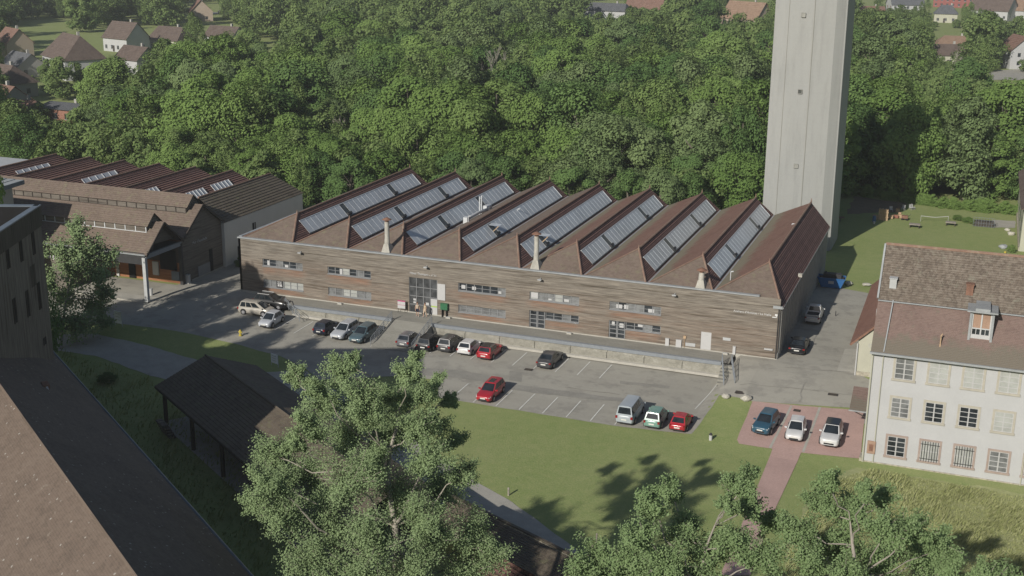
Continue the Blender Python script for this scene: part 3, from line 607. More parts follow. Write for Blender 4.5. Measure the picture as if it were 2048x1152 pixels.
def chimney(x, y, zb, zt, cap='rust'):
    b = MB(); W = .55; w2 = .30
    b.face([(x-W, y-.5, zb), (x+W, y-.5, zb), (x+w2, y-.3, zb+1.0), (x-w2, y-.3, zb+1.0)]); b.face([(x+W, y-.5, zb), (x+W, y+.9, zb+.3), (x+w2, y+.3, zb+1.0), (x+w2, y-.3, zb+1.0)]); b.face([(x-W, y+.9, zb+.3), (x-W, y-.5, zb), (x-w2, y-.3, zb+1.0), (x-w2, y+.3, zb+1.0)]); b.face([(x+W, y+.9, zb+.3), (x-W, y+.9, zb+.3), (x-w2, y+.3, zb+1.0), (x+w2, y+.3, zb+1.0)])
    b.tube([(x, y, zb+.8), (x, y, zb+1.6), (x+.01, y, zb+1.62), (x, y, zt-.4)], [.34, .31, .29, .28], 12)
    c = b.build('chimney', MT['flue'], hall, smooth=True)
    b = MB(); b.tube([(x, y, zt-.4), (x, y, zt-.15)], [.24, .24], 10); b.tube([(x, y, zt-.15), (x, y, zt-.1), (x, y, zt+.12)], [.58, .55, .1], 14); b.build('cowl', MT[cap], c, smooth=True)
chimney(20.4, .75, 7.0, 11.1); chimney(39.4, .8, 7.0, 11.2); chimney(58.7, .55, 6.9, 9.1)
for x, y, z in ((59.9+1.5, 3.2, 7.9), (64.6, 26, 8.6), (29.0, 22.5, 8.0), (24.6, 16, 8.0)):
    b = MB(); b.tube([(x, y, z-1), (x, y, z+.5)], .05, 5); b.tube([(x, y, z+.5), (x+.3, y, z+.55)], .07, 5); b.build('vent_pipe', MT['rib'], hall)
b = MB(); b.box(23.2, 23.8, 17.5, 18.3, 6.9, 7.9); b.tube([(23.4, 18.3, 7.5), (23.5, 22, 7.6), (23.5, 25, 7.4)], .22, 8)
for y in (23.0, 23.7): b.tube([(23.3, y, 7), (23.3, y, 9.6)], .1, 6)
b.box(23.0, 23.9, 25, 26, 7.0, 7.9); b.build('roof_duct', MT['rib'], hall)
b = MB(); b.box(XE+.05, XE+.5, 12.2, 12.6, 6.1, 6.5); b.build('gutter_box', MT['flue'], hall)

# ------------------------------------------------------------------ loading dock, ramp, railings
dock = thing('loading_dock', 'raised concrete loading dock with stained stone front along the timber hall', 'dock', (0, 0, 0))
b = MB()
for xa, xb in ((9.6, 22.9), (28.0, 63.0)):
    b.face([(xa, -3.3, -.02), (xb, -3.3, -.02), (xb, -.07, -.02), (xa, -.07, -.02)])
b.face([(22.9, -3.3, -.02), (28.0, -3.3, -.02), (28.0, -.07, -.02), (22.9, -.07, -.02)]); b.face([(5, -.07, -.05), (5, -2.2, -.45), (9.6, -3.3, -.02), (9.6, -.07, -.02)])
b.build('deck', MT['dock_top'], dock)
for xa, xb in ((9.6, 22.9), (28.0, 62.2)):
    b = MB()
    nseg = max(1, int((xb-xa)/4.2))
    for q in range(nseg):
        u0, u1 = xa+(xb-xa)*q/nseg, xa+(xb-xa)*(q+1)/nseg
        b.face([(u0+.03, -3.36, -2.3), (u1-.03, -3.36, -2.3), (u1-.03, -3.36, -.25), (u0+.03, -3.36, -.25)]); b.box(u0-.04, u0+.06, -3.44, -3.3, -.5, -.02)
    b.face([(xb, -3.36, -2.3), (xb, 0, -2.3), (xb, 0, -.02), (xb, -3.36, -.02)]); b.face([(xa, 0, -2.3), (xa, -3.36, -2.3), (xa, -3.36, -.02), (xa, 0, -.02)])
    b.build('stone_front', MT['dock_wall'], dock)
    b = MB(); b.box(xa, xb, -3.5, -3.1, -.26, .12); b.build('edge_beam', MT['galv'], dock)
    b = MB(); b.face([(xa, -3.75, g(xa, -3.75)+.02), (xb, -3.75, g(xb, -3.75)+.02), (xb, -3.72, g(xb, -3.8)+.28), (xa, -3.72, g(xa, -3.8)+.28)]); b.face([(xa, -3.72, g(xa, -3.8)+.28), (xb, -3.72, g(xb, -3.8)+.28), (xb, -3.36, g(xb, -3.8)+.34), (xa, -3.36, g(xa, -3.8)+.34)]); b.build('foot_kerb', MT['slabc'], dock)
ramp = thing('entrance_ramp', 'sloping concrete ramp from the car park up to the glazed entrance', 'ramp', (25.4, -6, -1))
b = MB(); b.face([(23.1, -9.3, g(24, -9.3)+.06), (27.9, -9.3, g(27, -9.3)+.06), (27.9, -3.3, -.015), (23.1, -3.3, -.015)]); b.build('slope', MT['dock_top'], ramp)
for x in (23.0, 28.0):
    b = MB(); b.face([(x, -9.3, -2), (x, -3.3, -2), (x, -3.3, -.02), (x, -9.3, -1.55)]); b.face([(x+.1, -3.3, -2), (x+.1, -9.3, -2), (x+.1, -9.3, -1.55), (x+.1, -3.3, -.02)]); b.face([(x, -9.3, -1.55), (x+.1, -9.3, -1.55), (x+.1, -3.3, .0), (x, -3.3, .0)]); b.build('kerb', MT['slabc'], ramp)
def railing(label, a, b_, n, h=1.0, group='steel railings of the loading dock'):
    a = Vector(a); b_ = Vector(b_); t = thing('railing', label, 'railing', a, group=group)
    for q in range(n+1):
        b = MB(); p = a.lerp(b_, q/n); b.tube([p, p+Vector((0, 0, h))], .035, 5); b.build('post', MT['galv'], t)
    b = MB()
    for z in (h, h*.75, h*.5, h*.25): b.tube([a+Vector((0, 0, z)), b_+Vector((0, 0, z))], .028 if z < h else .04, 5)
    b.build('rail', MT['galv'], t)
railing('grey steel railing down the left side of the entrance ramp', (22.95, -3.4, 0), (22.95, -9.0, -1.55), 5)
railing('grey steel railing down the right side of the entrance ramp, behind the black estate car', (28.1, -3.4, 0), (28.1, -9.0, -1.55), 5)
railing('grey steel railing at the left end of the loading dock behind the silver city car', (8.0, -2.6, -.4), (11.5, -5.2, -1.2), 4)
railing('grey steel stair railing at the right end of the loading dock', (62.2, -3.2, 0), (63.3, -7.2, -1.4), 4)
railing('outer stair railing at the right end of the loading dock, next to the road', (63.2, -3.0, 0), (64.4, -7.0, -1.2), 4)
stair = thing('dock_stair', 'small concrete stair at the right end of the loading dock', 'stair', (62.8, -5, -1))
b = MB()
for q in range(7): b.box(62.25+q*.03, 63.5+q*.12, -3.4-(q+1)*.5, -3.4-q*.5, -2.1, -.1-q*.22)
b.build('steps', MT['dock_top'], stair)

# ------------------------------------------------------------------ concrete tower
tw = thing('concrete_tower', 'tall pale concrete tower rising behind the right end of the timber hall', 'tower', (61.5, 55, 0))
def tower():
    prof0 = [(-5.05, -4.6), (-3.0, -5.0), (.55, -5.0), (3.5, -4.55), (4.85, -3.6), (5.05, -2.6), (5.05, 5), (-5.05, 5)]
    b = MB(); H0, H1 = -2, 40.5
    def P(k, z): s = 1-.018*(z/34); x, y = prof0[k]; return (61.9-.28*(z/34)+x*s, 55.5+y*s, z)
    for k in range(len(prof0)):
        for j in range(8):
            z0, z1 = H0+(H1-H0)*j/8, H0+(H1-H0)*(j+1)/8; b.quad(P(k, z0), P((k+1) % 8, z0), P((k+1) % 8, z1), P(k, z1))
    b.face([P(k, H1) for k in range(8)]); b.build('shaft', MT['tower'], tw)
    for k, r in ((1, .06), (2, .08), (4, .10)):
        b = MB(); b.tube([P(k, -1), P(k, H1)], r, 6); b.build('joint_strip' if k < 4 else 'corner_rib', MT['stain'] if k < 4 else MT['tower'], tw)
    for px, py, ty in ((1607, 30, 0), (1600, 183, 1), (1592, 332, 0)):
        for yy in (50.4,):
            d = _ray(px, py); q = CAM+d*((50.45-CAM[1])/d[1]); x, z = q[0], q[2]
            s = .28; b = MB(); b.bar((x-s, 50.42, z-s), (x+s, 50.42, z-s), .12, .07); b.bar((x-s, 50.42, z+s), (x+s, 50.42, z+s), .12, .07); b.bar((x-s, 50.42, z-s), (x-s, 50.42, z+s), .12, .07); b.bar((x+s, 50.42, z-s), (x+s, 50.42, z+s), .12, .07)
            fr = b.build('hatch_frame', MT['stain'], tw); b = MB(); b.box(x-s, x+s, 50.40, 50.46, z-s, z+s); b.build('hatch', MT['smoke'] if ty else MT['stain'], fr)
tower()

# ------------------------------------------------------------------ west hall (sawtooth roofs, pale end wall)
wh = thing('west_sawtooth_hall', 'long dark sawtooth roofed hall with pale rendered end wall at the left', 'building', (-30, 20, 0))
b = MB(); b.box(-54, -8.2, 9.2, 30, -1, 5.9); b.build('wall', MT['pale_wall'], wh)
for k in range(7):
    xr = -11.9-6.5*k; xe = -8.1 if k == 0 else xr+2.5; ze = 6.0 if k == 0 else 6.6; xw = xr-4.0 if k < 9 else xr-4
    b = MB(); b.rows((xe, 9.0, ze), (xe, 30.2, ze), (xr, 27.3, 9.1), (xr, 9.0, 9.1), 11, .07); b.rows((xw, 30.2, 6.6), (xw, 9.0, 6.6), (xr, 9.0, 9.1), (xr, 27.3, 9.1), 9, .04); b.face([(xe, 30.2, ze), (xw, 30.2, 6.6), (xr, 27.3, 9.1)])
    rf = b.build('roof', [MT['shed_tile'] if k == 0 else MT['dark_tile']], wh)
    b = MB(); b.tube([(xr, 9, 9.16), (xr, 27.3, 9.16)], .13, 6); b.build('ridge_cap', MT['cap'], rf)
    for (y0, y1) in ({1: [(14, 18), (20, 24.5)], 2: [(12, 16)], 4: [(16, 23.5)], 6: [(17, 24)], 7: [(11, 15)]}.get(k, [])):
        nE = Vector((2.5, 0, 2.5)).normalized(); b = MB()
        S = lambda y, s, h: Vector((xr+(xe-xr)*s, y, 9.1+(ze-9.1)*s))+nE*h
        b.face([S(y0, .8, .12), S(y1, .8, .12), S(y1, .35, .12), S(y0, .35, .12)]); b.m = 1
        for q in range(6): yy = y0+(y1-y0)*q/5; b.bar(S(yy, .35, .15), S(yy, .8, .15), .1, .08, nE)
        b.build('skylight', [MT['sky_sheet'], MT['rib']], rf)
for y, z0, z1, wd in ((16.5, 3.0, 4.4, .8), (12.6, -.6, 2.0, .9)):
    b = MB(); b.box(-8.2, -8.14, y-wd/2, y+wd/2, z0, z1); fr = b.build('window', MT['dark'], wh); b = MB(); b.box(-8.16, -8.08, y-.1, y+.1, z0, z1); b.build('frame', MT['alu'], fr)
b = MB(); b.box(-8.2, -8.12, 9.3, 30, -1, -.1); b.build('plinth', MT['slabc'], wh)

# ------------------------------------------------------------------ gabled sheds with clerestories
def gabled(name, label, yl, yp, yr, zl, zp, zr_, x1, x0, tile, open_front):
    t = thing(name, label, 'building', ((x0+x1)/2, yp, 0))
    b = MB(); ov = .45
    def L(y, z, x): return Vector((x, y, z))
    sl = (zp-zl)/(yp-yl); sr = (zp-zr_)/(yr-yp)
    b.rows(L(yl-ov, zl-ov*sl, x0), L(yl-ov, zl-ov*sl, x1+.5), L(yp, zp, x1+.5), L(yp, zp, x0), 16, .04); b.rows(L(yr+.1, zr_, x1+.5), L(yr+.1, zr_, x0), L(yp, zp, x0), L(yp, zp, x1+.5), 16, .04)
    rf = b.build('roof', MT['tan_tile'], t)
    b = MB(); b.bar(L(yl-ov, zl-ov*sl-.06, x1+.5), L(yp, zp-.06, x1+.5), .1, .26); b.bar(L(yp, zp-.06, x1+.5), L(yr+.1, zr_-.06, x1+.5), .1, .26); b.build('barge_board', MT['timber'], rf)
    # clerestory monitor
    mx1 = x1-1.2; hw = 1.35; zb = zp-hw*sl+.02; ze = zb+.95; zr2 = ze+1.25
    m = MB(); m.rows(L(yp-hw-.25, ze-.2, x0), L(yp-hw-.25, ze-.2, mx1+.3), L(yp, zr2, mx1+.3), L(yp, zr2, x0), 7, .04); m.rows(L(yp+hw+.25, ze-.2, mx1+.3), L(yp+hw+.25, ze-.2, x0), L(yp, zr2, x0), L(yp, zr2, mx1+.3), 7, .04)
    mr = m.build('monitor_roof', MT['tan_tile'], t)
    m = MB(); m.face([L(yp-hw, zb-.4, x0), L(yp-hw, zb-.4, mx1), L(yp-hw, ze, mx1), L(yp-hw, ze, x0)]); m.face([L(yp+hw, zb-.4, mx1), L(yp+hw, zb-.4, x0), L(yp+hw, ze, x0), L(yp+hw, ze, mx1)])
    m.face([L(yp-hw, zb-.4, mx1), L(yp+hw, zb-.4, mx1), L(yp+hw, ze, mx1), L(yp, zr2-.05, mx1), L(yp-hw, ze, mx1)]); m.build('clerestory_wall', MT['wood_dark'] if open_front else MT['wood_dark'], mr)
    for q in range(32):
        x = mx1-.06-q*1.55
        if x < x0: break
        m = MB(); m.box(x-.06, x+.06, yp-hw-.07, yp-hw-.004, zb-.05, ze-.12); m.build('mullion', MT['rib'] if open_front else MT['timber'], mr)
    m = MB(); m.box(x0, mx1, yp-hw-.08, yp-hw-.004, zb-.12, zb+.02); m.box(x0, mx1, yp-hw-.08, yp-hw-.004, ze-.16, ze-.05); m.build('clerestory_rail', MT['rib'] if open_front else MT['timber'], mr)
    return t
g2 = gabled('clad_gable_hall', 'dark timber clad gable hall with small lettering, next to the pale end wall', .5, 4.6, 9.1, 6.3, 9.45, 6.2, -8.6, -62, 'tan_tile', False)
b = MB()
b.face([(-8.6, .1, -1), (-8.6, 9.1, -1), (-8.6, 9.1, 6.2), (-8.6, 4.6, 9.4), (-8.6, .1, 6.0)]); b.face([(-8.6, 9.1, -1), (-20, 9.1, -1), (-20, 9.1, 6.2), (-8.6, 9.1, 6.2)])
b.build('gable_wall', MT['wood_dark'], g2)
b = MB(); b.face([(-62, .1, -1), (-8.6, .1, -1), (-8.6, .1, 6.0), (-62, .1, 6.0)]); b.build('side_wall', MT['wood_red'], g2)
b = MB(); b.box(-8.62, -8.54, 3.3, 6.0, -.2, 1.3); b.build('grey_gate', MT['alu'], g2)
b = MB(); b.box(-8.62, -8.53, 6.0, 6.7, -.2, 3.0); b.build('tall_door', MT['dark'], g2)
b = MB(); b.box(-8.64, -8.5, 1.8, 9.1, -.5, -.05); b.build('plinth', MT['slabc'], g2)
text_mesh('gable_lettering', "Mur d'escalade", .52, MT['letter_dim'], g2, (-8.52, 2.3, 4.55), (pi/2, 0, pi/2), .04)
g1 = gabled('open_porch_hall', 'timber shed with open porch on a grey corner post, slatted clerestory on its roof', -7.3, -3.8, -.15, 5.9, 8.9, 5.65, -8.6, -62, 'tan_tile', True)
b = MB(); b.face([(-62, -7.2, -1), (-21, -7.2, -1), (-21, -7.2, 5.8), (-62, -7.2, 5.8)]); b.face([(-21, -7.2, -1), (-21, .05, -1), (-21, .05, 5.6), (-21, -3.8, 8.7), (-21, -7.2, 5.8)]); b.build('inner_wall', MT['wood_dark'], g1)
b = MB(); b.face([(-21, -7.2, 5.55), (-8.7, -7.2, 5.55), (-8.7, .02, 5.4), (-21, .02, 5.4)][::-1]); b.build('porch_ceiling', MT['timber'], g1)
b = MB(); b.face([(-9.3, -6.9, 6.2), (-9.3, -.5, 6.0), (-9.3, -3.8, 8.75)]); b.build('gable_cladding', MT['wood_dark'], g1)
b = MB(); b.bar((-8.6, -7.4, 5.25), (-8.6, -.1, 5.25), .3, .55); b.build('end_beam', MT['galv'], g1)
b = MB(); b.bar((-21, -7.45, 5.0), (-8.6, -7.45, 5.0), .3, 1.5); b.build('eave_fascia', MT['iron'], g1)
b = MB(); b.bar((-62, -7.75, 5.55), (-8.3, -7.75, 5.55), .2, .15); b.build('eave_gutter', MT['zinc'], g1)
b = MB(); b.box(-8.85, -8.4, -7.75, -7.3, -.7, 5.2); b.build('corner_post', MT['alu_lt'], g1)
b = MB(); b.box(-8.85, -8.4, -.35, -.02, -.6, 5.3); b.build('wall_post', MT['iron'], g1)
b = MB(); b.box(-22, -8.4, -7.8, .1, -1.2, -.42); b.build('porch_slab', MT['slabc'], g1)
b = MB(); b.box(-19.0, -18.6, -.08, .03, -.4, 1.7); b.box(-13.2, -12.3, -.12, .03, .6, 2.4); b.build('porch_board', MT['whitep'], g1)
b = MB(); b.box(-10.3, -9.1, -.14, .02, .2, 1.4); b.build('blue_notice', MT['zinc_blue'], g1)
b = MB(); b.box(-17, -16, -.06, .03, -.4, 2.2); b.build('porch_opening', MT['dark'], g1); b = MB(); b.box(-12, -9.5, -.06, .03, 1.5, 4.2); b.build('porch_opening', MT['dark'], g1); b = MB(); b.box(-21, -8.7, -.05, .02, 2.6, 5.4); b.build('upper_wall_shade', MT['timber'], g1)  # upper sheet is dark for the shade high on the back wall
b = MB(); b.box(-60, -23, -7.3, -7.22, 3.2, 4.8); b.build('sign_band', MT['wood_dark'], g1)
text_mesh('side_lettering', "Le Mât des vergers", .8, MT['letter'], g1, (-28.0, -7.36, 3.6), (pi/2, 0, 0), .05)
p_ = thing('metal_canopy', 'corrugated pale metal canopy corner with white discs at the left edge', 'canopy', (-30, -15, 0))
b = MB(); q = at(48, 361, 14.0); x1, y1 = q[0], q[1]; b.rows((x1-.2, y1-7, 13.7), (x1, y1, 14), (x1-30, y1+1, 14), (x1-30, y1-6, 13.7), 22, .08); b.build('sheet_roof', MT['zinc'], p_)
b = MB(); b.bar((x1-.2, y1-7, 13.5), (x1, y1, 13.8), .12, .5); b.build('edge', MT['zinc_blue'], p_)
b = MB()
for k in range(4): b.tube([(x1-3-k*2.2, y1-1.2, 14.1), (x1-3-k*2.2, y1-1.2, 14.35)], .35, 8)
b.build('roof_disc', MT['whitep'], p_)
b = MB(); b.box(x1-30, x1-1.5, y1-6, y1-.5, -1.5, 13.4); b.build('wall', MT['pale'], p_)
fr_ = thing('flat_roof_store', 'low pale flat roofed store at the far left edge', 'building', (-58, 24, 0))
b = MB(); b.box(-95, -55.6, 9, 26.2, -1, 7.6); b.build('wall', MT['pale'], fr_); b = MB(); b.box(-95.3, -55.3, 8.8, 26.5, 7.6, 8.0); b.build('roof_slab', MT['alu_lt'], fr_)
b = MB(); b.rows((-57, 27, 6.9), (-52.5, 27, 6.9), (-52.5, 30, 7.7), (-57, 30, 7.7), 5, .05); b.box(-56.8, -52.7, 27.4, 31, -1, 6.8); b.build('red_lean_to', MT['vred'], fr_)

# ------------------------------------------------------------------ timber tower at the left edge
wt = thing('timber_clad_block', 'tall dark block clad in vertical boards with slit windows at the left edge', 'building', (17.4, -53.5, 0))
def timber_block():
    C = Vector((17.39, -53.5, 0)); e1 = Vector((.382, -.924, 0)); e2 = Vector((-.924, -.382, 0)); H = 23.5
    def P(a, c, z): return C+e1*a+e2*c+Vector((0, 0, z))
    W, D = 16, 42; b = MB(); F = 1.55
    for (a0, c0, a1, c1) in ((W, 0, 0, 0), (0, 0, 0, D), (0, D, W, D), (W, D, W, 0)):
        b.m = 0; b.quad(P(a1, c1, -2), P(a0, c0, -2), P(a0, c0, H-F), P(a1, c1, H-F)) if False else b.quad(P(a0, c0, -2), P(a1, c1, -2), P(a1, c1, H-F), P(a0, c0, H-F))
    b.build('wall', MT['wood_vert'], wt)
    b = MB(); o = .1; t_ = .45
    for (A, B) in (((W, -o), (0-o, -o)), ((-o, -o), (-o, D)), ((-o, D), (W, D)), ((W, D), (W, -o))):
        b.quad(P(*A, H-F), P(*B, H-F), P(*B, H), P(*A, H))
        b.quad(P(*B, H-F-.001), P(*A, H-F-.001), P(*A, H-F), P(*B, H-F))
    b.build('parapet', MT['fascia_vert'], wt); b = MB()
    for (A, B) in (((t_, t_), (W-t_, t_)), ((W-t_, t_), (W-t_, D-t_)), ((W-t_, D-t_), (t_, D-t_)), ((t_, D-t_), (t_, t_))): b.quad(P(*A, H-4.2), P(*B, H-4.2), P(*B, H), P(*A, H))
    b.build('inner_parapet', MT['dark'], wt)  # shade inside the parapet put into the colour: near-black inner faces
    b = MB(); b.quad(P(t_, t_, H-4), P(t_, D, H-4), P(W, D, H-4), P(W, t_, H-4)); b.build('flat_roof', MT['dark'], wt)  # recessed roof blackened for the same parapet shade
    b = MB()
    for (A, B) in (((-.1, .12), (W, .12)), ((.12, 0), (.12, D)), ((W-.2, 0), (W-.2, D)), ((0, D-.2), (W, D-.2))): b.bar(P(*A, H+.05), P(*B, H+.05), .5, .1)
    b.build('coping', MT['zinc_blue'], wt)
    n = -e2
    def hit(px, py):
        d = Vector(_ray(px, py)); c = Vector(CAM); t = (C-c).dot(n)/d.dot(n); q = c+d*t; return (q-C).dot(e1), q.z
    for (xa, ya, xb, yb, wd) in ((10.5, 483, 18.5, 536, .38), (37, 469, 45, 522, .38), (62, 456, 69.5, 508, .38), (25, 598, 33, 645, .38), (51, 582, 59, 632, .38), (74, 566, 82, 617, .38), (87, 676, 91, 688, .4)):
        a0, z1 = hit(xa, ya); a1, z0 = hit(xb, yb); a_ = (a0+a1)/2; b = MB()
        b.quad(P(a_+wd/2, -.03, z0), P(a_-wd/2, -.03, z0), P(a_-wd/2, -.03, z1), P(a_+wd/2, -.03, z1)); w_ = b.build('slit_window', MT['dark'], wt)
        b = MB(); b.bar(P(a_-wd/2-.03, -.02, z0), P(a_-wd/2-.03, -.02, z1), .07, .1); b.bar(P(a_+wd/2+.03, -.02, z0), P(a_+wd/2+.03, -.02, z1), .07, .1); b.build('frame', MT['timber'], w_)
    a0, z1 = hit(56, 536); a1, z0 = hit(66, 574); b = MB(); b.quad(P(a1+.35, -.02, z0), P(a1-.8, -.02, z0), P(a1-.8, -.02, z1), P(a1+.35, -.02, z1)); b.build('vent_grille', MT['fascia_vert'], wt)
    b = MB(); q = P(6, 10, H-4); b.box(q.x-1, q.x+1, q.y-1, q.y+1, q.z, q.z+2.5); b.build('roof_box', MT['zinc_blue'], wt)
timber_block()

# ------------------------------------------------------------------ foreground barn
barn = thing('tiled_barn', 'big foreground barn with lichen specked brown tile roof, bottom left', 'building', (30, -65, 0))
def barn_build():
    m = Vector((.587, .81, 0)); a = Vector((.81, -.587, 0)); m.normalize(); a.normalize()
    ZRG, ZG = 15.9, 10.1; og = -26.1-.62*ZG; orr = -32.9-.475*ZRG
    def P(s, o, z): return m*o+a*s+Vector((0, 0, z))
    s0, s1 = 25, 135
    om = og+(orr-og)*.32; zm = ZG+(ZRG-ZG)*.36
    b = MB(); b.rows(P(s1, og, ZG), P(s0, og, ZG), P(s0, om, zm), P(s1, om, zm), 22, .025); b.rows(P(s1, om, zm), P(s0, om, zm), P(s0, orr, ZRG), P(s1, orr, ZRG), 40, .025)
    rf = b.build('shaded_slope', MT['barn_tile'], barn)
    wd = orr-og; b = MB(); b.rows(P(s0, orr+wd, ZG), P(s1, orr+wd, ZG), P(s1, orr, ZRG), P(s0, orr, ZRG), 62, .025); b.build('sunlit_slope', MT['barn_tile'], barn)
    b = MB(); b.tube([P(s0, orr, ZRG+.02), P(s1, orr, ZRG+.02)], .09, 6); b.build('ridge_cap', MT['barn_tile'], barn)
    b = MB(); b.tube([P(s0, og+.08, ZG-.02), P(s1, og+.08, ZG-.02)], .1, 6); b.build('gutter', MT['zinc_blue'], barn)
    b = MB(); b.quad(P(s1, og-.5, -2.5), P(s0, og-.5, -2.5), P(s0, og-.5, ZG), P(s1, og-.5, ZG)); b.quad(P(s0, orr+wd+.5, -2.5), P(s1, orr+wd+.5, -2.5), P(s1, orr+wd+.5, ZG), P(s0, orr+wd+.5, ZG)); b.quad(P(s0, og-.5, -2.5), P(s0, orr+wd+.5, -2.5), P(s0, orr+wd+.5, ZG), P(s0, og-.5, ZG)); b.build('wall', MT['pale'], barn)
    # small roof hatch on the shaded slope
    d = Vector(_ray(92, 778)); nrm = (P(0, og, ZG)-P(0, orr, ZRG)).cross(a).normalized(); t = (P(0, orr, ZRG)-Vector(CAM)).dot(nrm)/d.dot(nrm); q = Vector(CAM)+d*t
    b = MB(); b.bar(q-a*.45+Vector((0, 0, .3)), q+a*.35+Vector((0, 0, .25)), .45, .3); b.m = 1; b.bar(q+a*.3+Vector((0, 0, .3)), q+a*.75+Vector((0, 0, .05)), .14, .06); b.build('roof_vent', [MT['rust'], MT['alu_lt']], barn)
barn_build()

# ------------------------------------------------------------------ open timber shed, lean-to roof beyond
shed = thing('open_shed', 'open timber shed under a dark mossy tile roof beside the shaded grass', 'shed', (28, -38, -2))
def shed_build():
    R0, R1 = Vector(at(411, 711, 4)), Vector(at(600, 850, 4)); E0 = Vector(at(319, 780, 1.9)); ax = (R1-R0).normalized(); L = (R1-R0).length*1.75
    R1 = R0+ax*L; E1 = E0+ax*L; nrm = Vector((-ax.y, ax.x, 0)); wd = (E0-R0).dot(nrm); back = R0-nrm*wd; B0 = Vector((back.x, back.y, 1.9)); B1 = B0+ax*L
    E0 = R0+nrm*wd+Vector((0, 0, -2.1)); E1 = E0+ax*L
    b = MB(); b.rows(E0, E1, R1, R0, 17, .05); b.rows(B1, B0, R0, R1, 17, .05); rf = b.build('roof', MT['shed_tile'], shed)
    b = MB(); b.tube([R0+Vector((0, 0, .05)), R1+Vector((0, 0, .05))], .11, 6); b.build('ridge_cap', MT['shed_tile'], rf)
    b = MB(); b.bar(E0+Vector((0, 0, -.12)), E1+Vector((0, 0, -.12)), .12, .2); b.build('eave_beam', MT['timber'], shed)
    for q in range(6):
        p = E0.lerp(E1, .03+q*.19)-nrm*.5*(1 if wd > 0 else -1); b = MB(); b.box(p.x-.14, p.x+.14, p.y-.14, p.y+.14, -2.2, 2.0); b.build('post', MT['timber'], shed)
    b = MB(); m0 = R0-nrm*wd*.7; m1 = R1-nrm*wd*.7; b.quad(Vector((m0.x, m0.y, -2.2)), Vector((m1.x, m1.y, -2.2)), Vector((m1.x, m1.y, 2.2)), Vector((m0.x, m0.y, 2.2))); b.build('back_wall', MT['wood_dark'], shed)
    c = [R0+nrm*wd*.95, R1+nrm*wd*.95, R1-nrm*wd*.7, R0-nrm*wd*.7]; b = MB(); b.face([Vector((p.x, p.y, -1.9)) for p in c]); b.build('floor_slab', MT['path'], shed)
    tb = thing('timber_stack', 'dark stack of boards under the near end of the open shed', 'timber', E0+ax*2.2-nrm*.4); b = MB()
    for q in range(5):
        p = E0+ax*2.4-nrm*(.2+q*.12); b.bar(Vector((p.x, p.y, -1.75+q*.28)), Vector((p.x, p.y, -1.75+q*.28))+ax*(2.3-q*.12), .6, .16)
    b.build('board', MT['wood_vert'], tb)
shed_build()
lt = thing('tiled_lean_to', 'low lean-to with dark brown tiles beside the footpath at the bottom', 'shed', (55, -47, -2))
b = MB(); A, B = Vector(at(905, 992, 1.6)), Vector(at(1180, 1128, 1.6)); dx = (B-A).normalized(); dn = Vector((dx.y, -dx.x, 0)); b.rows(A+dn*2.6+Vector((0, 0, -1.1)), B+dn*2.6+Vector((0, 0, -1.1)), B, A, 14, .04)
rf = b.build('roof', MT['shed_tile'], lt); b = MB(); b.bar(A+Vector((0, 0, .03)), B+Vector((0, 0, .03)), .25, .12); b.build('ridge_cap', MT['shed_tile'], rf)
b = MB(); q = dn*.2; b.quad(Vector((B.x, B.y, -2.2))+q, Vector((A.x, A.y, -2.2))+q, A+q, B+q); b.build('wall', MT['rubble'], lt)
lt2 = thing('lower_tiled_roof', 'small dark tiled roof end below the lean-to at the bottom edge', 'shed', (57, -51, -2))
b = MB(); A2 = Vector(at(1010, 1090, .2)); B2 = Vector(at(1110, 1145, .2)); b.rows(A2+dn*3+Vector((0, 0, -1.2)), B2+dn*3+Vector((0, 0, -1.2)), B2, A2, 12, .05); b.build('roof', MT['dark_tile'], lt2)
b = MB(); b.quad(Vector((B2.x, B2.y, -2.2)), Vector((A2.x, A2.y, -2.2)), A2, B2); b.build('wall', MT['rubble'], lt2)

# ------------------------------------------------------------------ white house on the right
wht = thing('white_house', 'big white rendered house with tall tiled roof and small paned windows, right', 'house', (88, -15, -2))
HX0, HX1, HY = 78.6, 112, -20.0
b = MB(); b.box(HX0, HX1, HY, -7.6, -2.4, 9.05); b.face([(HX0, -7.6, 9.05), (HX0, HY, 9.05), (HX0, -13.8, 17.2)]); b.build('wall', MT['white'], wht)
b = MB(); b.box(HX0-.1, HX1, HY-.08, HY-.003, -2.4, -1.55); b.box(HX0-.22, HX0-.003, HY-.06, HY+1.2, -2.4, -1.3); b.build('plinth', MT['rubble'], wht)
kk = (-16.95, 13.05)
b = MB(); b.rows((HX0-.1, HY-.5, 9.0), (HX1, HY-.5, 9.0), (HX1, kk[0], kk[1]), (HX0-.1, *kk), 34, .02); b.rows((HX1, -7.1, 9.0), (HX0-.1, -7.1, 9.0), (HX0-.1, -13.8, 17.25), (HX1, -13.8, 17.25), 50, .02); r1 = b.build('lower_roof', MT['pink_tile'], wht)
b = MB(); b.rows((HX0-.12, kk[0]-.25, kk[1]-.08), (HX1, kk[0]-.25, kk[1]-.08), (HX1, -13.8, 17.3), (HX0-.12, -13.8, 17.3), 24, .05); r2 = b.build('upper_roof', MT['old_tile'], wht)
b = MB(); b.tube([(HX0-.1, -13.8, 17.34), (HX1, -13.8, 17.34)], .14, 6); b.build('ridge_cap', MT['cap'], wht)
b = MB(); b.bar((HX0-.15, kk[0]-.2, kk[1]), (HX0-.15, -13.8, 17.3), .16, .3); b.build('verge_flashing', MT['zinc'], wht)
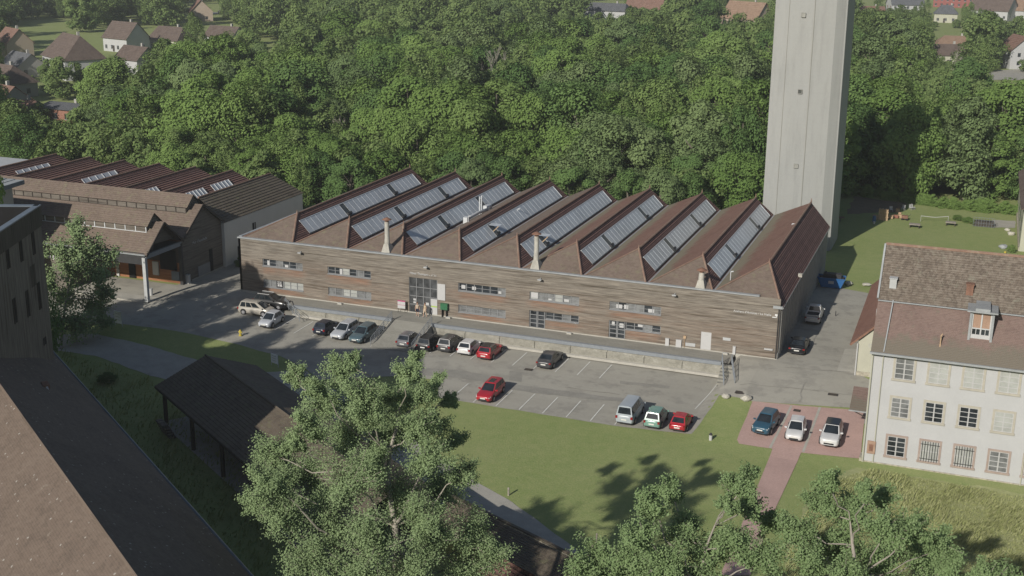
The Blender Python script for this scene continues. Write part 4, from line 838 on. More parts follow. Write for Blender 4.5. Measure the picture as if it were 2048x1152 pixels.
b = MB(); b.bar((HX0-.15, HY-.55, 8.98), (HX1, HY-.55, 8.98), .22, .18); b.bar((HX0-.1, kk[0]-.35, kk[1]-.12), (HX1, kk[0]-.35, kk[1]-.12), .12, .1); b.tube([(HX0+1.0, HY-.42, 9.15), (HX0+1.2, kk[0]-.3, kk[1])], .07, 5); b.build('gutter', MT['zinc'], wht)
b = MB(); b.tube([(HX0+.1, HY-.14, 8.9), (HX0+.1, HY-.14, -1.7)], .07, 5); b.build('downpipe', MT['cream'], wht)
for x in (HX0+1.0, 92.1): b = MB(); b.tube([(x, HY-.1, 8.9), (x, HY-.1, -1.7)], .05, 5); b.build('downpipe', MT['cream'], wht)
def house_window(x0, x1, z0, z1, kind, sill):
    b = MB(); y = HY; s = .19
    b.box(x0, x0+s, y-.06, y+.02, z0, z1); b.box(x1-s, x1, y-.06, y+.02, z0, z1); b.box(x0+s, x1-s, y-.06, y+.02, z1-s, z1); b.box(x0-.06, x1+.06, y-.12, y+.02, z0, z0+s)
    f = b.build('window', MT[sill], wht); a0, a1, c0, c1 = x0+s, x1-s, z0+s, z1-s
    b = MB(); b.face([(a0, y-.012, c0), (a1, y-.012, c0), (a1, y-.012, c1), (a0, y-.012, c1)]); b.build('pane', MT['glass'] if kind == 'dark' else MT['glass_pale'] if kind == 'shut' else MT['glass_grey'] if kind == 'grey' else MT['glass_pale'], f)
    b = MB(); w_ = .05
    for x in (a0+.03, (a0+a1)/2-.03, (a0+a1)/2+.03, a1-.03): b.box(x-w_/2, x+w_/2, y-.045, y-.014, c0, c1)
    n = 4 if kind != 'bars' else 2
    for q in range(n+1): z = c0+(c1-c0)*q/n; z = min(max(z, c0+.03), c1-.03); b.box(a0, a1, y-.04, y-.0145, z-w_/2, z+w_/2)
    b.build('sash', MT['whitep'], f)
    if kind == 'bars':
        b = MB()
        for q in range(7): x = a0+(a1-a0)*(q+.5)/7; b.tube([(x, y-.14, c0-.05), (x, y-.14, c1+.05)], .018, 4)
        for z in (c0+.25, c1-.25): b.bar((a0-.05, y-.14, z), (a1+.05, y-.14, z), .03, .04)
        b.build('bars', MT['iron'], f)
for q in range(11):
    x = 80.5+2.88*q
    house_window(x, x+1.95, 6.5, 8.82, 'grey' if q == 0 else 'shut', 'stone_trim')
    house_window(x, x+1.9, 2.88, 5.07, ['grey', 'dark', 'dark', 'shut'][q % 4], 'stone_trim')
    house_window(x, x+1.93, -.9, 1.36, ['dark', 'bars', 'bars', 'grey'][q % 4], 'sill_pink')
b = MB(); b.box(78.98, 79.7, HY-.16, HY-.003, -.75, .45); bx_ = b.build('meter_box', MT['sand_red'], wht); b = MB(); b.box(79.15, 79.5, HY-.19, HY-.16, -.5, .15); b.build('box_face', MT['rust'], bx_)
# dormer
b = MB(); dy0, dy1 = -19.0, -16.4; dx0, dx1, dz0, dz1 = 86.35, 88.35, 10.45, 13.35
b.box(dx0, dx0+.2, dy0, dy1, dz0, dz1); b.box(dx1-.2, dx1, dy0, dy1, dz0, dz1); b.box(dx0, dx1, dy0+.25, dy0+.3, dz0, dz1); dm = b.build('dormer', MT['zinc'], wht)
b = MB(); b.box(dx0-.25, dx1+.25, dy0-.35, dy1+.3, dz1, dz1+.12); b.bar(((dx0+dx1)/2, dy0-.3, dz1+.25), ((dx0+dx1)/2, dy1, dz1+.25), 1.2, .25); b.build('dormer_roof', MT['zinc'], dm); b = MB(); b.box(dx0-.1, dx1+.1, dy0-.15, dy0+.1, dz0-.12, dz0); b.build('dormer_sill', MT['whitep'], dm)
b = MB(); f0 = dy0+.2
for x in (dx0+.25, (dx0+dx1)/2, dx1-.25): b.box(x-.06, x+.06, f0-.06, f0+.04, dz0+.05, dz1-.1)
for z in (dz0+.1, dz0+.75, dz0+1.35, dz1-.15): b.box(dx0+.2, dx1-.2, f0-.05, f0+.03, z-.05, z+.05)
for x in (dx0+.62, dx1-.62): b.box(x-.025, x+.025, f0-.04, f0+.02, dz0+.7, dz0+1.35)
b.box(dx0+.2, dx1-.2, f0-.05, f0+.02, dz0+.05, dz0+.7); b.build('dormer_sash', MT['whitep'], dm)
b = MB(); b.face([(dx0+.2, f0+.03, dz0+.7), (dx1-.2, f0+.03, dz0+.7), (dx1-.2, f0+.03, dz0+1.35), (dx0+.2, f0+.03, dz0+1.35)]); b.m = 1; b.face([(dx0+.2, f0+.03, dz0+1.35), (dx1-.2, f0+.03, dz0+1.35), (dx1-.2, f0+.03, dz1), (dx0+.2, f0+.03, dz1)]); b.build('dormer_pane', [MT['glass'], MT['sand_red']], dm)
for x, y, z, m in ((79.6, -16.2, 14.2, 'alu_lt'), (86.1, -16.1, 14.35, 'rust')):
    b = MB(); b.box(x-.3, x+.3, y-.3, y+.35, z-.6, z+.6); b.box(x-.36, x+.36, y-.36, y+.4, z+.6, z+.68); b.build('roof_stack', MT[m], wht)
b = MB(); b.tube([(84.2, -19.6, 9.6), (84.2, -19.6, 11.0), (84.3, -19.5, 11.15)], .07, 5); b.build('vent_pipe', MT['pallet'], wht)
an = thing('pale_annex', 'small cream annex with a steep red tiled roof behind the white house', 'building', (80, 8, 0))
b = MB(); b.box(76.0, 85, -1.2, 22, -1, 3.9); b.face([(76.0, -1.2, 3.9), (85, -1.2, 3.9), (80.5, -1.2, 8.3)]); b.build('wall', MT['cream'], an)
b = MB(); b.rows((75.2, 22.3, 3.3), (75.2, -1.5, 3.3), (80.5, -1.5, 8.5), (80.5, 22.3, 8.5), 22, .04); b.rows((85.8, -1.5, 3.3), (85.8, 22.3, 3.3), (80.5, 22.3, 8.5), (80.5, -1.5, 8.5), 22, .04); rf = b.build('roof', MT['annex_tile'], an)
b = MB(); b.bar((75.2, -1.52, 3.2), (80.5, -1.52, 8.4), .08, .2); b.build('barge_board', MT['rust'], rf); b = MB(); b.box(77.2, 77.6, 3, 3.5, 5.3, 6.0); b.box(77.4, 77.8, 4.4, 4.8, 5.5, 6.1); b.build('roof_vent', MT['alu_lt'], rf)
b = MB(); b.tube([(75.95, -1.35, 3.4), (75.95, -1.35, -.3)], .08, 6); b.build('downpipe', MT['whitep'], an)
b = MB(); b.box(75.9, 85, -1.32, -1.21, -1, .3); b.build('plinth', MT['rubble'], an)
text_mesh('faded_lettering', "Chai", .5, MT['letter_dim'], an, (77.0, -1.24, 3.1), (pi/2, 0, 0), .02)
cn = thing('door_canopy', 'little brown tiled canopy on the side wall of the white house', 'canopy', (77.6, -14, 1.5))
b = MB(); b.rows((76.75, -15.2, 1.3), (78.58, -15.2, 1.3), (78.58, -12.2, 2.6), (76.75, -12.2, 2.6), 10, .04); b.build('roof', MT['pink_tile'], cn); b = MB(); b.bar((76.7, -15.25, 1.25), (78.58, -15.25, 1.25), .1, .12); b.build('gutter', MT['zinc'], cn); b = MB(); b.bar((76.8, -15.1, 1.2), (76.8, -12.3, 2.45), .1, .12); b.bar((76.9, -14.9, 1.2), (78.55, -14.9, .5), .08, .08); b.build('bracket', MT['timber'], cn)
rb = thing('right_edge_building', 'pale walled building with brown tiled roof at the right edge beyond the lawn', 'building', (98, 90, 0))
b = MB(); b.box(92.9, 106, 65.3, 96, -1.2, 5.6); b.build('wall', MT['cream'], rb); b = MB(); b.rows((92.4, 96.4, 5.4), (92.4, 64.8, 5.4), (99.4, 64.8, 11), (99.4, 96.4, 11), 24, .04); b.face([(92.4, 64.9, 5.4), (106.4, 64.9, 5.4), (99.4, 64.9, 11)]); b.build('roof', MT['vbrown'], rb)
b = MB(); b.box(92.75, 92.89, 65.3, 96, -1.2, -.4); b.build('plinth', MT['rubble'], rb)
for y in (70, 77, 84):
    b = MB(); b.box(92.84, 92.89, y-.6, y+.6, 1.2, 3.2); b.build('window', MT['glass'], rb)
# ================================================================== VEHICLES (front points to +x, local origin on the ground at the middle)
SPEC = dict(  # greenhouse base rear/front, roof rear/front (fractions of length from the rear), belt, hood rear, hood front, tail height (of H)
    hatch=(.03, .74, .13, .52, .62, .60, .46, .60), sedan=(.10, .74, .27, .54, .64, .62, .47, .66), wagon=(.02, .72, .09, .52, .61, .60, .45, .60),
    mpv=(.03, .84, .10, .58, .58, .57, .42, .56), van=(.015, .93, .05, .74, .53, .52, .40, .52), suv=(.03, .72, .11, .52, .64, .62, .52, .62), small=(.05, .76, .20, .54, .63, .60, .45, .58), pickup=(.38, .74, .42, .58, .58, .57, .48, .58))
def make_car(typ, L, W, H, body, label, pos, head, group, roof=None, rails=False, plate=True, cover=None):
    gr, gf, rr_, rf_, zb, zh0, zh1, zt = SPEC[typ]; hw = W/2
    nm = {'van': 'van', 'pickup': 'pickup_truck', 'suv': 'parked_car', 'mpv': 'parked_car'}.get(typ, 'parked_car')
    t = thing(nm, label, 'van' if typ == 'van' else 'pickup truck' if typ == 'pickup' else 'car', pos, head, group)
    X = lambda f: (f-.5)*L
    P = MT['p_'+body]
    def top(f):
        if f < gr: return H*(zt*.93+(zt*.07)*(f/max(gr, .01)))
        if f <= gf: return H*(zt+(zh0-zt)*(f-gr)/(gf-gr))
        return H*(zh0+(zh1-zh0)*((f-gf)/(1-gf))**1.4)
    fs = [0, .012, .05, .12, .2, .3, .42, .54, .64, .74, .82, .9, .955, .988, 1.0]
    wf = [.80, .88, .95, .985, 1, 1, 1, 1, 1, 1, .99, .965, .90, .80, .68]
    b = MB(); rings = []
    for f, k in zip(fs, wf):
        zt_ = top(f); e = min(f, 1-f); z0 = .20+.1*max(0, 1-e/.06); zt_ = zt_-(.10 if f in (0, 1.0) else .03 if f in (.012, .988) else 0)
        w_ = hw*k; x = X(f)
        half = [(.0, z0), (w_*.9, z0), (w_*.985, z0+.12), (w_, .5*zt_+.08), (w_*.965, zt_*.86), (w_*.87, zt_*.985), (w_*.5, zt_+.015), (0, zt_+.025)]
        ring = [Vector((x, y, z)) for y, z in half]+[Vector((x, -y, z)) for y, z in reversed(half[1:-1])]; rings.append(ring)
    n = len(rings[0])
    for i in range(len(rings)-1):
        for k in range(n): b.quad(rings[i][k], rings[i+1][k], rings[i+1][(k+1) % n], rings[i][(k+1) % n])
    b.face(list(reversed(rings[0]))); b.face(rings[-1])
    if typ == 'pickup':
        b.m = 1; xa, xb = X(.04), X(.36); b.face([(xa, -hw*.78, H*.60), (xb, -hw*.78, H*.60), (xb, hw*.78, H*.60), (xa, hw*.78, H*.60)]); b.m = 0
        for s in (-1, 1): b.bar((xa-.03, s*hw*.84, H*.62), (xb, s*hw*.84, H*.62), .14, .14)
        b.bar((xa-.03, -hw*.84, H*.62), (xa-.03, hw*.84, H*.62), .12, .14)
    b.build('body', [P, MT['trim']], t, smooth=True, world=False, ang=38)
    # greenhouse
    zr = H; wb, wr = hw*.90, hw*.70; b = MB()
    def gh(f, y, z): return Vector((X(f), y, z))
    zbr, zbf = top(max(gr, .02))-.02, top(gf)-.02
    B = [gh(gr, -wb, zbr), gh(gf, -wb*.95, zbf), gh(gf, wb*.95, zbf), gh(gr, wb, zbr)]; R_ = [gh(rr_, -wr, zr-.05), gh(rf_, -wr*.97, zr-.05), gh(rf_, wr*.97, zr-.05), gh(rr_, wr, zr-.05)]
    for k in range(4): b.quad(B[k], B[(k+1) % 4], R_[(k+1) % 4], R_[k])
    Rm = [R_[0].lerp(R_[3], .25), R_[1].lerp(R_[2], .25), R_[1].lerp(R_[2], .75), R_[0].lerp(R_[3], .75)]
    for q in Rm: q.z = zr
    c0, c1 = (Rm[0]+Rm[3])/2, (Rm[1]+Rm[2])/2
    for q in Rm: q.x += (.04*L if q.x < 0 else -.04*L)*.3
    b.m = 1 if roof else 0
    b.quad(R_[0], R_[1], Rm[1], Rm[0]); b.quad(Rm[0], Rm[1], Rm[2], Rm[3]); b.quad(Rm[3], Rm[2], R_[2], R_[3]); b.quad(R_[1], R_[2], Rm[2], Rm[1]); b.quad(R_[3], R_[0], Rm[0], Rm[3])
    b.build('cabin', [P, MT['p_'+roof] if roof else P], t, smooth=True, world=False, ang=30)
    def panel(a, b_, c, d, ins, name, mat, off=.012):
        q = [Vector(a), Vector(b_), Vector(c), Vector(d)]; ce = (q[0]+q[1]+q[2]+q[3])/4; nn = (q[1]-q[0]).cross(q[3]-q[0]).normalized()
        def pt(u, v): return q[0].lerp(q[1], u).lerp(q[3].lerp(q[2], u), v)+nn*off
        m = MB(); iu0, iu1, iv0, iv1 = ins; m.face([pt(iu0, iv0), pt(iu1, iv0), pt(iu1, iv1), pt(iu0, iv1)]); return m.build(name, mat, t, world=False)
    G = MT['carglass']
    panel(B[1], B[2], R_[2], R_[1], (.06, .94, .04, .93), 'windscreen', cover or G); panel(B[3], B[0], R_[0], R_[3], (.08, .92, .22, .92), 'rear_window', G)
    if typ == 'van': splits = [(.02, .28), (.31, .58), (.61, .80)]
    elif typ in ('wagon', 'mpv', 'suv'): splits = [(.05, .27), (.30, .53), (.56, .84)]
    elif typ == 'pickup': splits = [(.15, .80)]
    else: splits = [(.14, .47), (.50, .84)]
    for a_, c_ in splits: panel(B[0], B[1], R_[1], R_[0], (a_, c_, .14, .9), 'side_window', G); panel(B[2], B[3], R_[3], R_[2], (1-c_, 1-a_, .14, .9), 'side_window', G)
    if body == 'red' and typ == 'wagon': panel(Rm[0], Rm[1], Rm[2], Rm[3], (.35, .98, .0, 1), 'glass_roof', G)
    wr_ = .32 if H < 1.6 else .35
    for fx in (.19, .805):
        for s in (-1, 1):
            y = s*(hw-.07); x = X(fx); m = MB(); m.tube([(x, y-.11, wr_), (x, y+.11, wr_)], wr_, 14); wl = m.build('wheel', MT['tyre'], t, smooth=True, world=False)
            m = MB(); m.tube([(x, y+s*.09, wr_), (x, y+s*.125, wr_)], wr_*.62, 10); m.build('rim', MT['rim'], wl, world=False)
            m = MB(); yo = s*(hw+.006)
            for q in range(8):
                a0, a1 = pi*q/8, pi*(q+1)/8; ro, ri = wr_*1.22, wr_*.95; f_ = lambda a, r: (x+cos(a)*r, yo, wr_+sin(a)*r); m.face([f_(a0, ro), f_(a1, ro), f_(a1, ri), f_(a0, ri)] if s < 0 else [f_(a0, ri), f_(a1, ri), f_(a1, ro), f_(a0, ro)])
            m.build('wheel_arch', MT['trim'], t, world=False)
    zf, zl = top(.97), H*zt
    for s in (-1, 1):
        m = MB(); m.face([Vector((X(.985)+.01, s*hw*.44, zf*.80)), Vector((X(.985)+.01, s*hw*.80, zf*.82)), Vector((X(.93), s*hw*.93, zf*.97)), Vector((X(.94)+.03, s*hw*.56, zf*.985))][::(1 if s > 0 else -1)]); m.box(X(.975), X(.985)+.02, min(s*hw*.45, s*hw*.8), max(s*hw*.45, s*hw*.8), zf*.74, zf*.9); m.build('headlight', MT['lamp'], t, world=False)
        m = MB(); ys = sorted((s*hw*.70, s*hw*.93)); tall = typ in ('mpv', 'van', 'hatch', 'suv', 'small')
        m.box(X(.0)-.025, X(.03), ys[0], ys[1], zl*.74 if not tall else zl*.72, zl*.88 if not tall else zl*.94); m.build('taillight', MT['tail'], t, world=False)
        m = MB(); xm = X(gf-.07); m.bar((xm, s*hw*.93, zbf+.06), (xm, s*(hw+.17), zbf+.1), .13, .13); m.build('mirror', P if body not in ('black',) else MT['trim'], t, world=False)
    m = MB(); m.box(X(1)-.06, X(1)+.012, -hw*.5, hw*.5, zf*.42, zf*.6); m.build('grille', MT['trim'], t, world=False)
    m = MB(); m.box(X(0)-.02, X(0)+.1, -hw*.74, hw*.74, .24, .36); m.build('bumper_trim', MT['trim'], t, world=False); m = MB(); m.box(X(1)-.12, X(1)+.01, -hw*.6, hw*.6, .22, .30); m.build('bumper_trim', MT['trim'], t, world=False)
    m = MB(); m.box(X(0)-.035, X(0)-.02, -.27, .27, zl*.56, zl*.56+.13); m.build('number_plate', MT['plate'], t, world=False)
    m = MB(); m.box(X(1)+.012, X(1)+.025, -.27, .27, zf*.62, zf*.62+.12); m.build('number_plate', MT['plate'], t, world=False)
    if rails:
        for s in (-1, 1):
            m = MB(); m.bar((X(rr_+.03), s*wr*.9, H+.04), (X(rf_-.02), s*wr*.9, H+.04), .05, .06); m.build('roof_rail', MT['alu_lt'] if rails is True else MT['trim'], t, world=False)
    return t
def ground_pose(x, y, head):
    return (x, y, g(x, y)+.055)
UP, DN = pi/2, -pi/2
def park(typ, L, W, H, body, label, x, ynear, facing, group='cars parked in bays along the loading dock', **k):
    """ynear: the y of the end nearest the camera"""
    y = ynear+L/2; make_car(typ, L, W, H, body, label, ground_pose(x, y, 0), UP if facing == 'away' else DN, group, **k)
def near(px, py):
    q = gp(px, py); return q.x, q.y
GU, GL, GPK = 'cars parked in bays along the loading dock', 'cars parked along the lawn edge', 'cars parked on the pink paving'
def parkpx(typ, L, W, H, body, label, px, py, facing, group, **k):
    x, y = near(px, py); park(typ, L, W, H, body, label, x, y, facing, group, **k)
parkpx('hatch', 4.0, 1.72, 1.48, 'navy', 'dark navy hatchback seen from behind, left of the silver estate car', 637, 674, 'away', GU)
parkpx('wagon', 4.6, 1.78, 1.5, 'silver', 'silver estate car facing the camera between the navy hatchback and the teal estate', 671, 683, 'front', GU)
parkpx('wagon', 4.6, 1.78, 1.5, 'teal', 'teal grey estate car facing the camera left of the entrance ramp', 708, 690, 'front', GU)
parkpx('hatch', 4.2, 1.76, 1.48, 'grey', 'dark grey hatchback in the shade right of the entrance ramp', 804, 699, 'away', GU)
parkpx('wagon', 4.7, 1.82, 1.5, 'black', 'black estate car with roof rails half in the shade', 845, 706, 'away', GU, rails='dark')
parkpx('mpv', 4.2, 1.76, 1.6, 'graphite', 'grey people carrier between the black estate and the white hatchback', 886, 708, 'away', GU)
parkpx('hatch', 4.05, 1.74, 1.46, 'white', 'white hatchback with dark rear window in the row by the dock', 926, 714, 'away', GU)
parkpx('hatch', 4.3, 1.8, 1.46, 'red', 'red hatchback with a black roof in the row by the dock', 966, 723, 'away', GU, roof='black')
parkpx('sedan', 4.7, 1.82, 1.43, 'graphite', 'dark grey saloon parked alone in front of the dock wall', 1086, 741, 'away', GU)
parkpx('wagon', 4.4, 1.78, 1.52, 'red', 'bright red estate car with glass roof facing the camera near the lawn', 965, 808, 'front', GL)
parkpx('van', 4.75, 1.85, 1.95, 'van', 'silver grey van seen from behind at the lawn edge', 1247, 853, 'away', GL)
parkpx('mpv', 3.9, 1.7, 1.65, 'green', 'pale green small people carrier between the van and the red hatchback', 1302, 861, 'away', GL)
parkpx('small', 3.75, 1.66, 1.42, 'red', 'small red hatchback at the corner of the lawn', 1353, 867, 'away', GL)
def parkdir(typ, L, W, H, body, label, px, py, px2, py2, facing, group, **k):
    a = gp(px, py); b_ = gp(px2, py2); d = (b_-a); d.z = 0; d.normalize(); c = a+d*(L/2); h = atan2(d.y, d.x)+(0 if facing == 'away' else pi); make_car(typ, L, W, H, body, label, ground_pose(c.x, c.y, 0), h, group, **k)
parkdir('suv', 4.15, 1.8, 1.6, 'blue', 'dark petrol blue crossover on the pink paving', 1518, 876, 1545, 838, 'front', GPK)
parkdir('hatch', 3.9, 1.7, 1.48, 'white', 'white hatchback with white roof in the middle of the pink paving', 1586, 889, 1597, 850, 'front', GPK)
parkdir('suv', 4.4, 1.84, 1.6, 'white', 'white crossover with black roof on the pink paving nearest the white house', 1656, 901, 1668, 860, 'front', GPK, roof='black')
parkdir('sedan', 4.8, 1.85, 1.43, 'black', 'black saloon parked at the shaded east wall of the timber hall', 1592, 712, 1602, 690, 'away', 'vehicles along the east wall')
parkdir('pickup', 5.2, 1.85, 1.75, 'pearl', 'white pickup truck with open bed parked at the east wall', 1623, 650, 1634, 625, 'away', 'vehicles along the east wall')
GLF = 'cars parked at the left end of the hall'
parkdir('mpv', 4.4, 1.78, 1.66, 'beige', 'beige people carrier seen from its side, left end of the car park', 482, 622, 541, 634, 'away', GLF)
parkdir('suv', 4.6, 1.82, 1.7, 'black', 'black off-roader with silver roof rails behind the beige people carrier', 512, 607, 572, 621, 'away', GLF, rails=True)
parkdir('small', 3.9, 1.7, 1.5, 'silver', 'silver city car in front of the beige people carrier', 527, 660, 560, 638, 'front', GLF)

# ================================================================== SMALL THINGS
def px_thing(name, label, cat, px, py, group=None, rz=0, dz=0.03):
    q = gp(px, py); return thing(name, label, cat, (q.x, q.y, q.z+dz), rz, group)
# blue skip
t = px_thing('rubbish_skip', 'blue skip full of rubble with a white panel, beside the lawn', 'skip', 1662, 574, rz=.05)
b = MB(); l0, l1, w0, w1, h = 1.25, 1.75, .8, .95, 1.35
lo = [(-l0, -w0, .1), (l0, -w0, .1), (l0, w0, .1), (-l0, w0, .1)]; hi = [(-l1, -w1, h), (l1, -w1, h), (l1, w1, h), (-l1, w1, h)]
for k in range(4): b.quad(lo[k], lo[(k+1) % 4], hi[(k+1) % 4], hi[k])
b.face(lo[::-1])
for k in range(4): b.bar(hi[k], hi[(k+1) % 4], .1, .1)
b.build('tub', MT['p_skip'], t, world=False)
b = MB(); b.face([(-l1*.9, -w1*.9, 1.15), (l1*.9, -w1*.9, 1.1), (l1*.9, w1*.9, 1.3), (-l1*.9, w1*.9, 1.2)]); b.box(-1.1, 1.2, -.1, .9, 1.15, 1.75); b.tube([(-.9, 0, 1.3), (-.8, .3, 2.0)], .12, 6); b.build('rubble', MT['iron'], t, world=False)
b = MB(); y = -w0-.09; b.face([(-.35, -.93, .65), (.35, -.93, .65), (.35, -1.0, 1.05), (-.35, -1.0, 1.05)]); b.build('panel', MT['whitep'], t, world=False)
# boulders
def rock(px, py, r, label, group='boulders', mat='rock', name='boulder', cat='boulder', flat=.75):
    q = gp(px, py); t = thing(name, label, cat, (q.x, q.y, q.z), random.uniform(0, 6), group); bm = bmesh.new(); bmesh.ops.create_icosphere(bm, subdivisions=2, radius=r); rr = random.Random(px)
    for v in bm.verts: v.co *= rr.uniform(.82, 1.12); v.co.z = v.co.z*flat+r*.45; v.co.x *= 1.25
    me = bpy.data.meshes.new('stone'); bm.to_mesh(me); bm.free(); me.materials.append(MT[mat]); link('stone', me, t)
rock(1452, 796, .42, 'pale rounded boulder on the grass tip nearest the dock stair'); rock(1492, 800, .5, 'pale boulder on the grass tip nearest the pink paving')
rock(1697, 570, .45, 'grey boulder on the lawn edge beside the blue skip'); rock(1733, 572, .5, 'flat stone slab at the lawn edge by the annex roof', flat=.35)
# posts and signs
def post(px, py, h, r, label, mat='alu_lt', name='post', group=None, cap=None):
    t = px_thing(name, label, name.replace('_', ' '), px, py, group); b = MB(); b.tube([(0, 0, -.05), (0, 0, h)], r, 8); b.build('shaft', MT[mat], t, world=False)
    b = MB(); b.tube([(0, 0, h), (0, 0, h+r*1.2)], [r*1.2, r*.5], 8); b.build('cap', MT[cap or mat], t, world=False)
post(1017, 991, .62, .09, 'grey wooden post on the lawn edge above the footpath', 'bark_grey', 'garden_post')
post(1421, 880, .5, .16, 'small white marker on the lawn beside the red hatchback', 'whitep', 'garden_post', cap='iron')
post(1645, 633, .55, .05, 'thin dark bollard right of the white pickup', 'iron', 'bollard', 'bollards behind the pickup'); post(1671, 632, .55, .05, 'thin dark bollard further right, near the annex', 'iron', 'bollard', 'bollards behind the pickup')
post(1193, 1085, .7, .07, 'grey post in the shaded corner of the lawn', 'bark_grey', 'garden_post')
def sign(px, py, h0, w_, h1, label, rz, print_mat='letter_dim'):
    t = px_thing('sign_board', label, 'sign', px, py, rz=rz); b = MB(); b.tube([(-w_/2, 0, 0), (-w_/2, 0, h0+h1)], .04, 5); b.tube([(w_/2, 0, 0), (w_/2, 0, h0+h1)], .04, 5); b.build('post', MT['alu_lt'], t, world=False)
    b = MB(); b.box(-w_/2, w_/2, -.05, .02, h0, h0+h1); p = b.build('panel', MT['board_white'], t, world=False)
    b = MB()
    for z in (.3, .55, .8): b.box(-w_*.38, w_*.3, -.058, -.05, h0+h1*z-.03, h0+h1*z+.02)
    b.build('print', MT[print_mat], p, world=False)
sign(550, 733, .35, 1.15, 1.05, 'white notice board on the dark grass island', -.35); sign(238, 652, .3, 1.2, 1.5, 'pale notice board half hidden behind the left tree', -.2)
t = thing('info_sign', 'white information sign with a pink heading left of the glazed entrance', 'sign', (22.8, -.5, 0)); b = MB(); b.tube([(-.45, 0, 0), (-.45, 0, 1.45)], .03, 5); b.tube([(.45, 0, 0), (.45, 0, 1.45)], .03, 5); b.build('leg', MT['iron'], t, world=False)
b = MB(); b.box(-.5, .5, -.04, .0, .5, 1.5); p = b.build('panel', MT['whitep'], t, world=False); b = MB(); b.box(-.5, .5, -.05, -.04, 1.36, 1.5); b.box(-.5, .5, -.05, -.04, .92, .96); b.build('heading', MT['magenta'], p, world=False)
t = thing('letter_box', 'green metal letter box on the timber wall right of the entrance', 'letter box', (28.3, -.22, 0)); b = MB(); b.box(-.45, .45, -.2, .2, .95, 1.65); b.build('case', MT['greenbox'], t, world=False); b = MB(); b.box(-.47, .47, -.22, .2, 1.65, 1.7); b.build('lid', MT['greenbox'], t, world=False); b = MB(); b.box(-.3, -.25, -.18, .18, 0, .95); b.box(.25, .3, -.18, .18, 0, .95); b.build('leg', MT['iron'], t, world=False)
t = px_thing('fire_hydrant', 'small yellow hydrant on the asphalt left of the silver city car', 'hydrant', 481, 672); b = MB(); b.tube([(0, 0, 0), (0, 0, .12), (0, 0, .12), (0, 0, .62), (0, 0, .75)], [.2, .2, .13, .14, .05], 10); b.build('barrel', MT['yellow'], t, smooth=True, world=False); b = MB(); b.tube([(-.24, 0, .45), (.24, 0, .45)], .07, 7); b.build('outlet', MT['yellow'], t, world=False)
for x, y in ((18.7, 9.6),): pass
def drain(px, py, w_, d_, label):
    q = gp(px, py); t = thing('drain_cover', label, 'drain cover', (q.x, q.y, q.z+.058), 0, 'drain covers'); b = MB(); b.box(-w_/2, w_/2, -d_/2, d_/2, 0, .012); b.build('frame', MT['iron'], t, world=False)
    b = MB()
    for k in range(6): y = -d_/2+d_*(k+.5)/6; b.box(-w_*.42, w_*.42, y-d_*.03, y+d_*.03, .012, .03)
    b.build('grate', MT['timber'], t, world=False)
drain(1057, 740, .9, .6, 'dark drain grate left of the lone dark grey saloon'); drain(1481, 786, 1.1, .8, 'wide drain grate on the road above the two boulders'); drain(1594, 822, .7, .6, 'brown drain cover on the pink paving'); drain(1666, 790, 1.0, .6, 'stained drain cover on the road near the door canopy')
for k, (x, y) in enumerate(((14.4, -.45), (26.9 + 2, -.45), (44.0, -.45), (62.0, -.45), (3.2, -.6))):
    t = thing('ground_spotlight', ['pale ground lamp under the second window from the left', 'pale ground lamp right of the entrance under the green letter box', 'pale ground lamp near the first glazed side door', 'pale ground lamp right of the white door', 'pale ground lamp at the left end of the timber wall'][k], 'lamp', (x, y, g(x, y)+.02 if x < 6 else -.02), 0, 'ground lamps along the timber wall'); b = MB(); b.box(-.3, .3, -.14, .14, 0, .16); b.build('case', MT['slabc'], t, world=False); b = MB(); b.box(-.24, .24, -.1, .1, .16, .2); b.build('lens', MT['alu_lt'], t, world=False)
t = thing('white_meter_post', 'white meter post in front of the dark gable hall', 'post', (-8.3, .6, -.4)); b = MB(); b.box(-.2, .2, -.25, .25, 0, 1.3); b.build('case', MT['whitep'], t, world=False); b = MB(); b.box(-.23, .23, -.28, .28, 1.3, 1.36); b.build('lid', MT['alu_lt'], t, world=False)
t = thing('porch_bin', 'small pale bin on the open porch floor', 'bin', (-9.8, -5.2, -.42)); b = MB(); b.tube([(0, 0, 0), (0, 0, .85)], [.2, .24], 10); b.build('tub', MT['whitep'], t, world=False); b = MB(); b.tube([(0, 0, .85), (0, 0, .92)], [.26, .2], 10); b.build('lid', MT['alu_lt'], t, world=False)
# garden things on the far lawn
GG = None
def garden(name, label, cat, px, py, group=None, rz=0): return px_thing(name, label, cat, px, py, group, rz, 0)
t = garden('pallet_hut', 'tall stack of pale planks on the far lawn beside the tower shadow', 'plank stack', 1766, 440); b = MB()
for k in range(6): b.box(-.75+k*.25, -.53+k*.25, -.35, .35, 0, 1.9-.12*(k % 2)); 
b.build('upright_plank', MT['pallet'], t, world=False); b = MB(); b.box(-.8, .8, -.42, -.36, .5, .65); b.box(-.8, .8, -.42, -.36, 1.3, 1.45); b.box(-1.6, -.85, -.3, .3, 0, .75); b.build('cross_plank', MT['pallet'], t, world=False)
t = garden('blue_barrel', 'blue plastic barrel left of the plank stack', 'barrel', 1748, 444); b = MB(); b.tube([(0, 0, 0), (0, 0, .2), (0, 0, .45), (0, 0, .7), (0, 0, .95)], [.27, .3, .32, .3, .27], 12); b.build('drum', MT['bluebarrel'], t, smooth=True, world=False); b = MB(); b.tube([(0, 0, .95), (0, 0, 1.0)], .28, 12); b.build('lid', MT['bluebarrel'], t, world=False)
t = garden('white_bucket', 'small white bucket in front of the blue barrel', 'bucket', 1748, 448); b = MB(); b.tube([(0, 0, 0), (0, 0, .4)], [.14, .18], 10); b.build('pail', MT['whitep'], t, world=False)
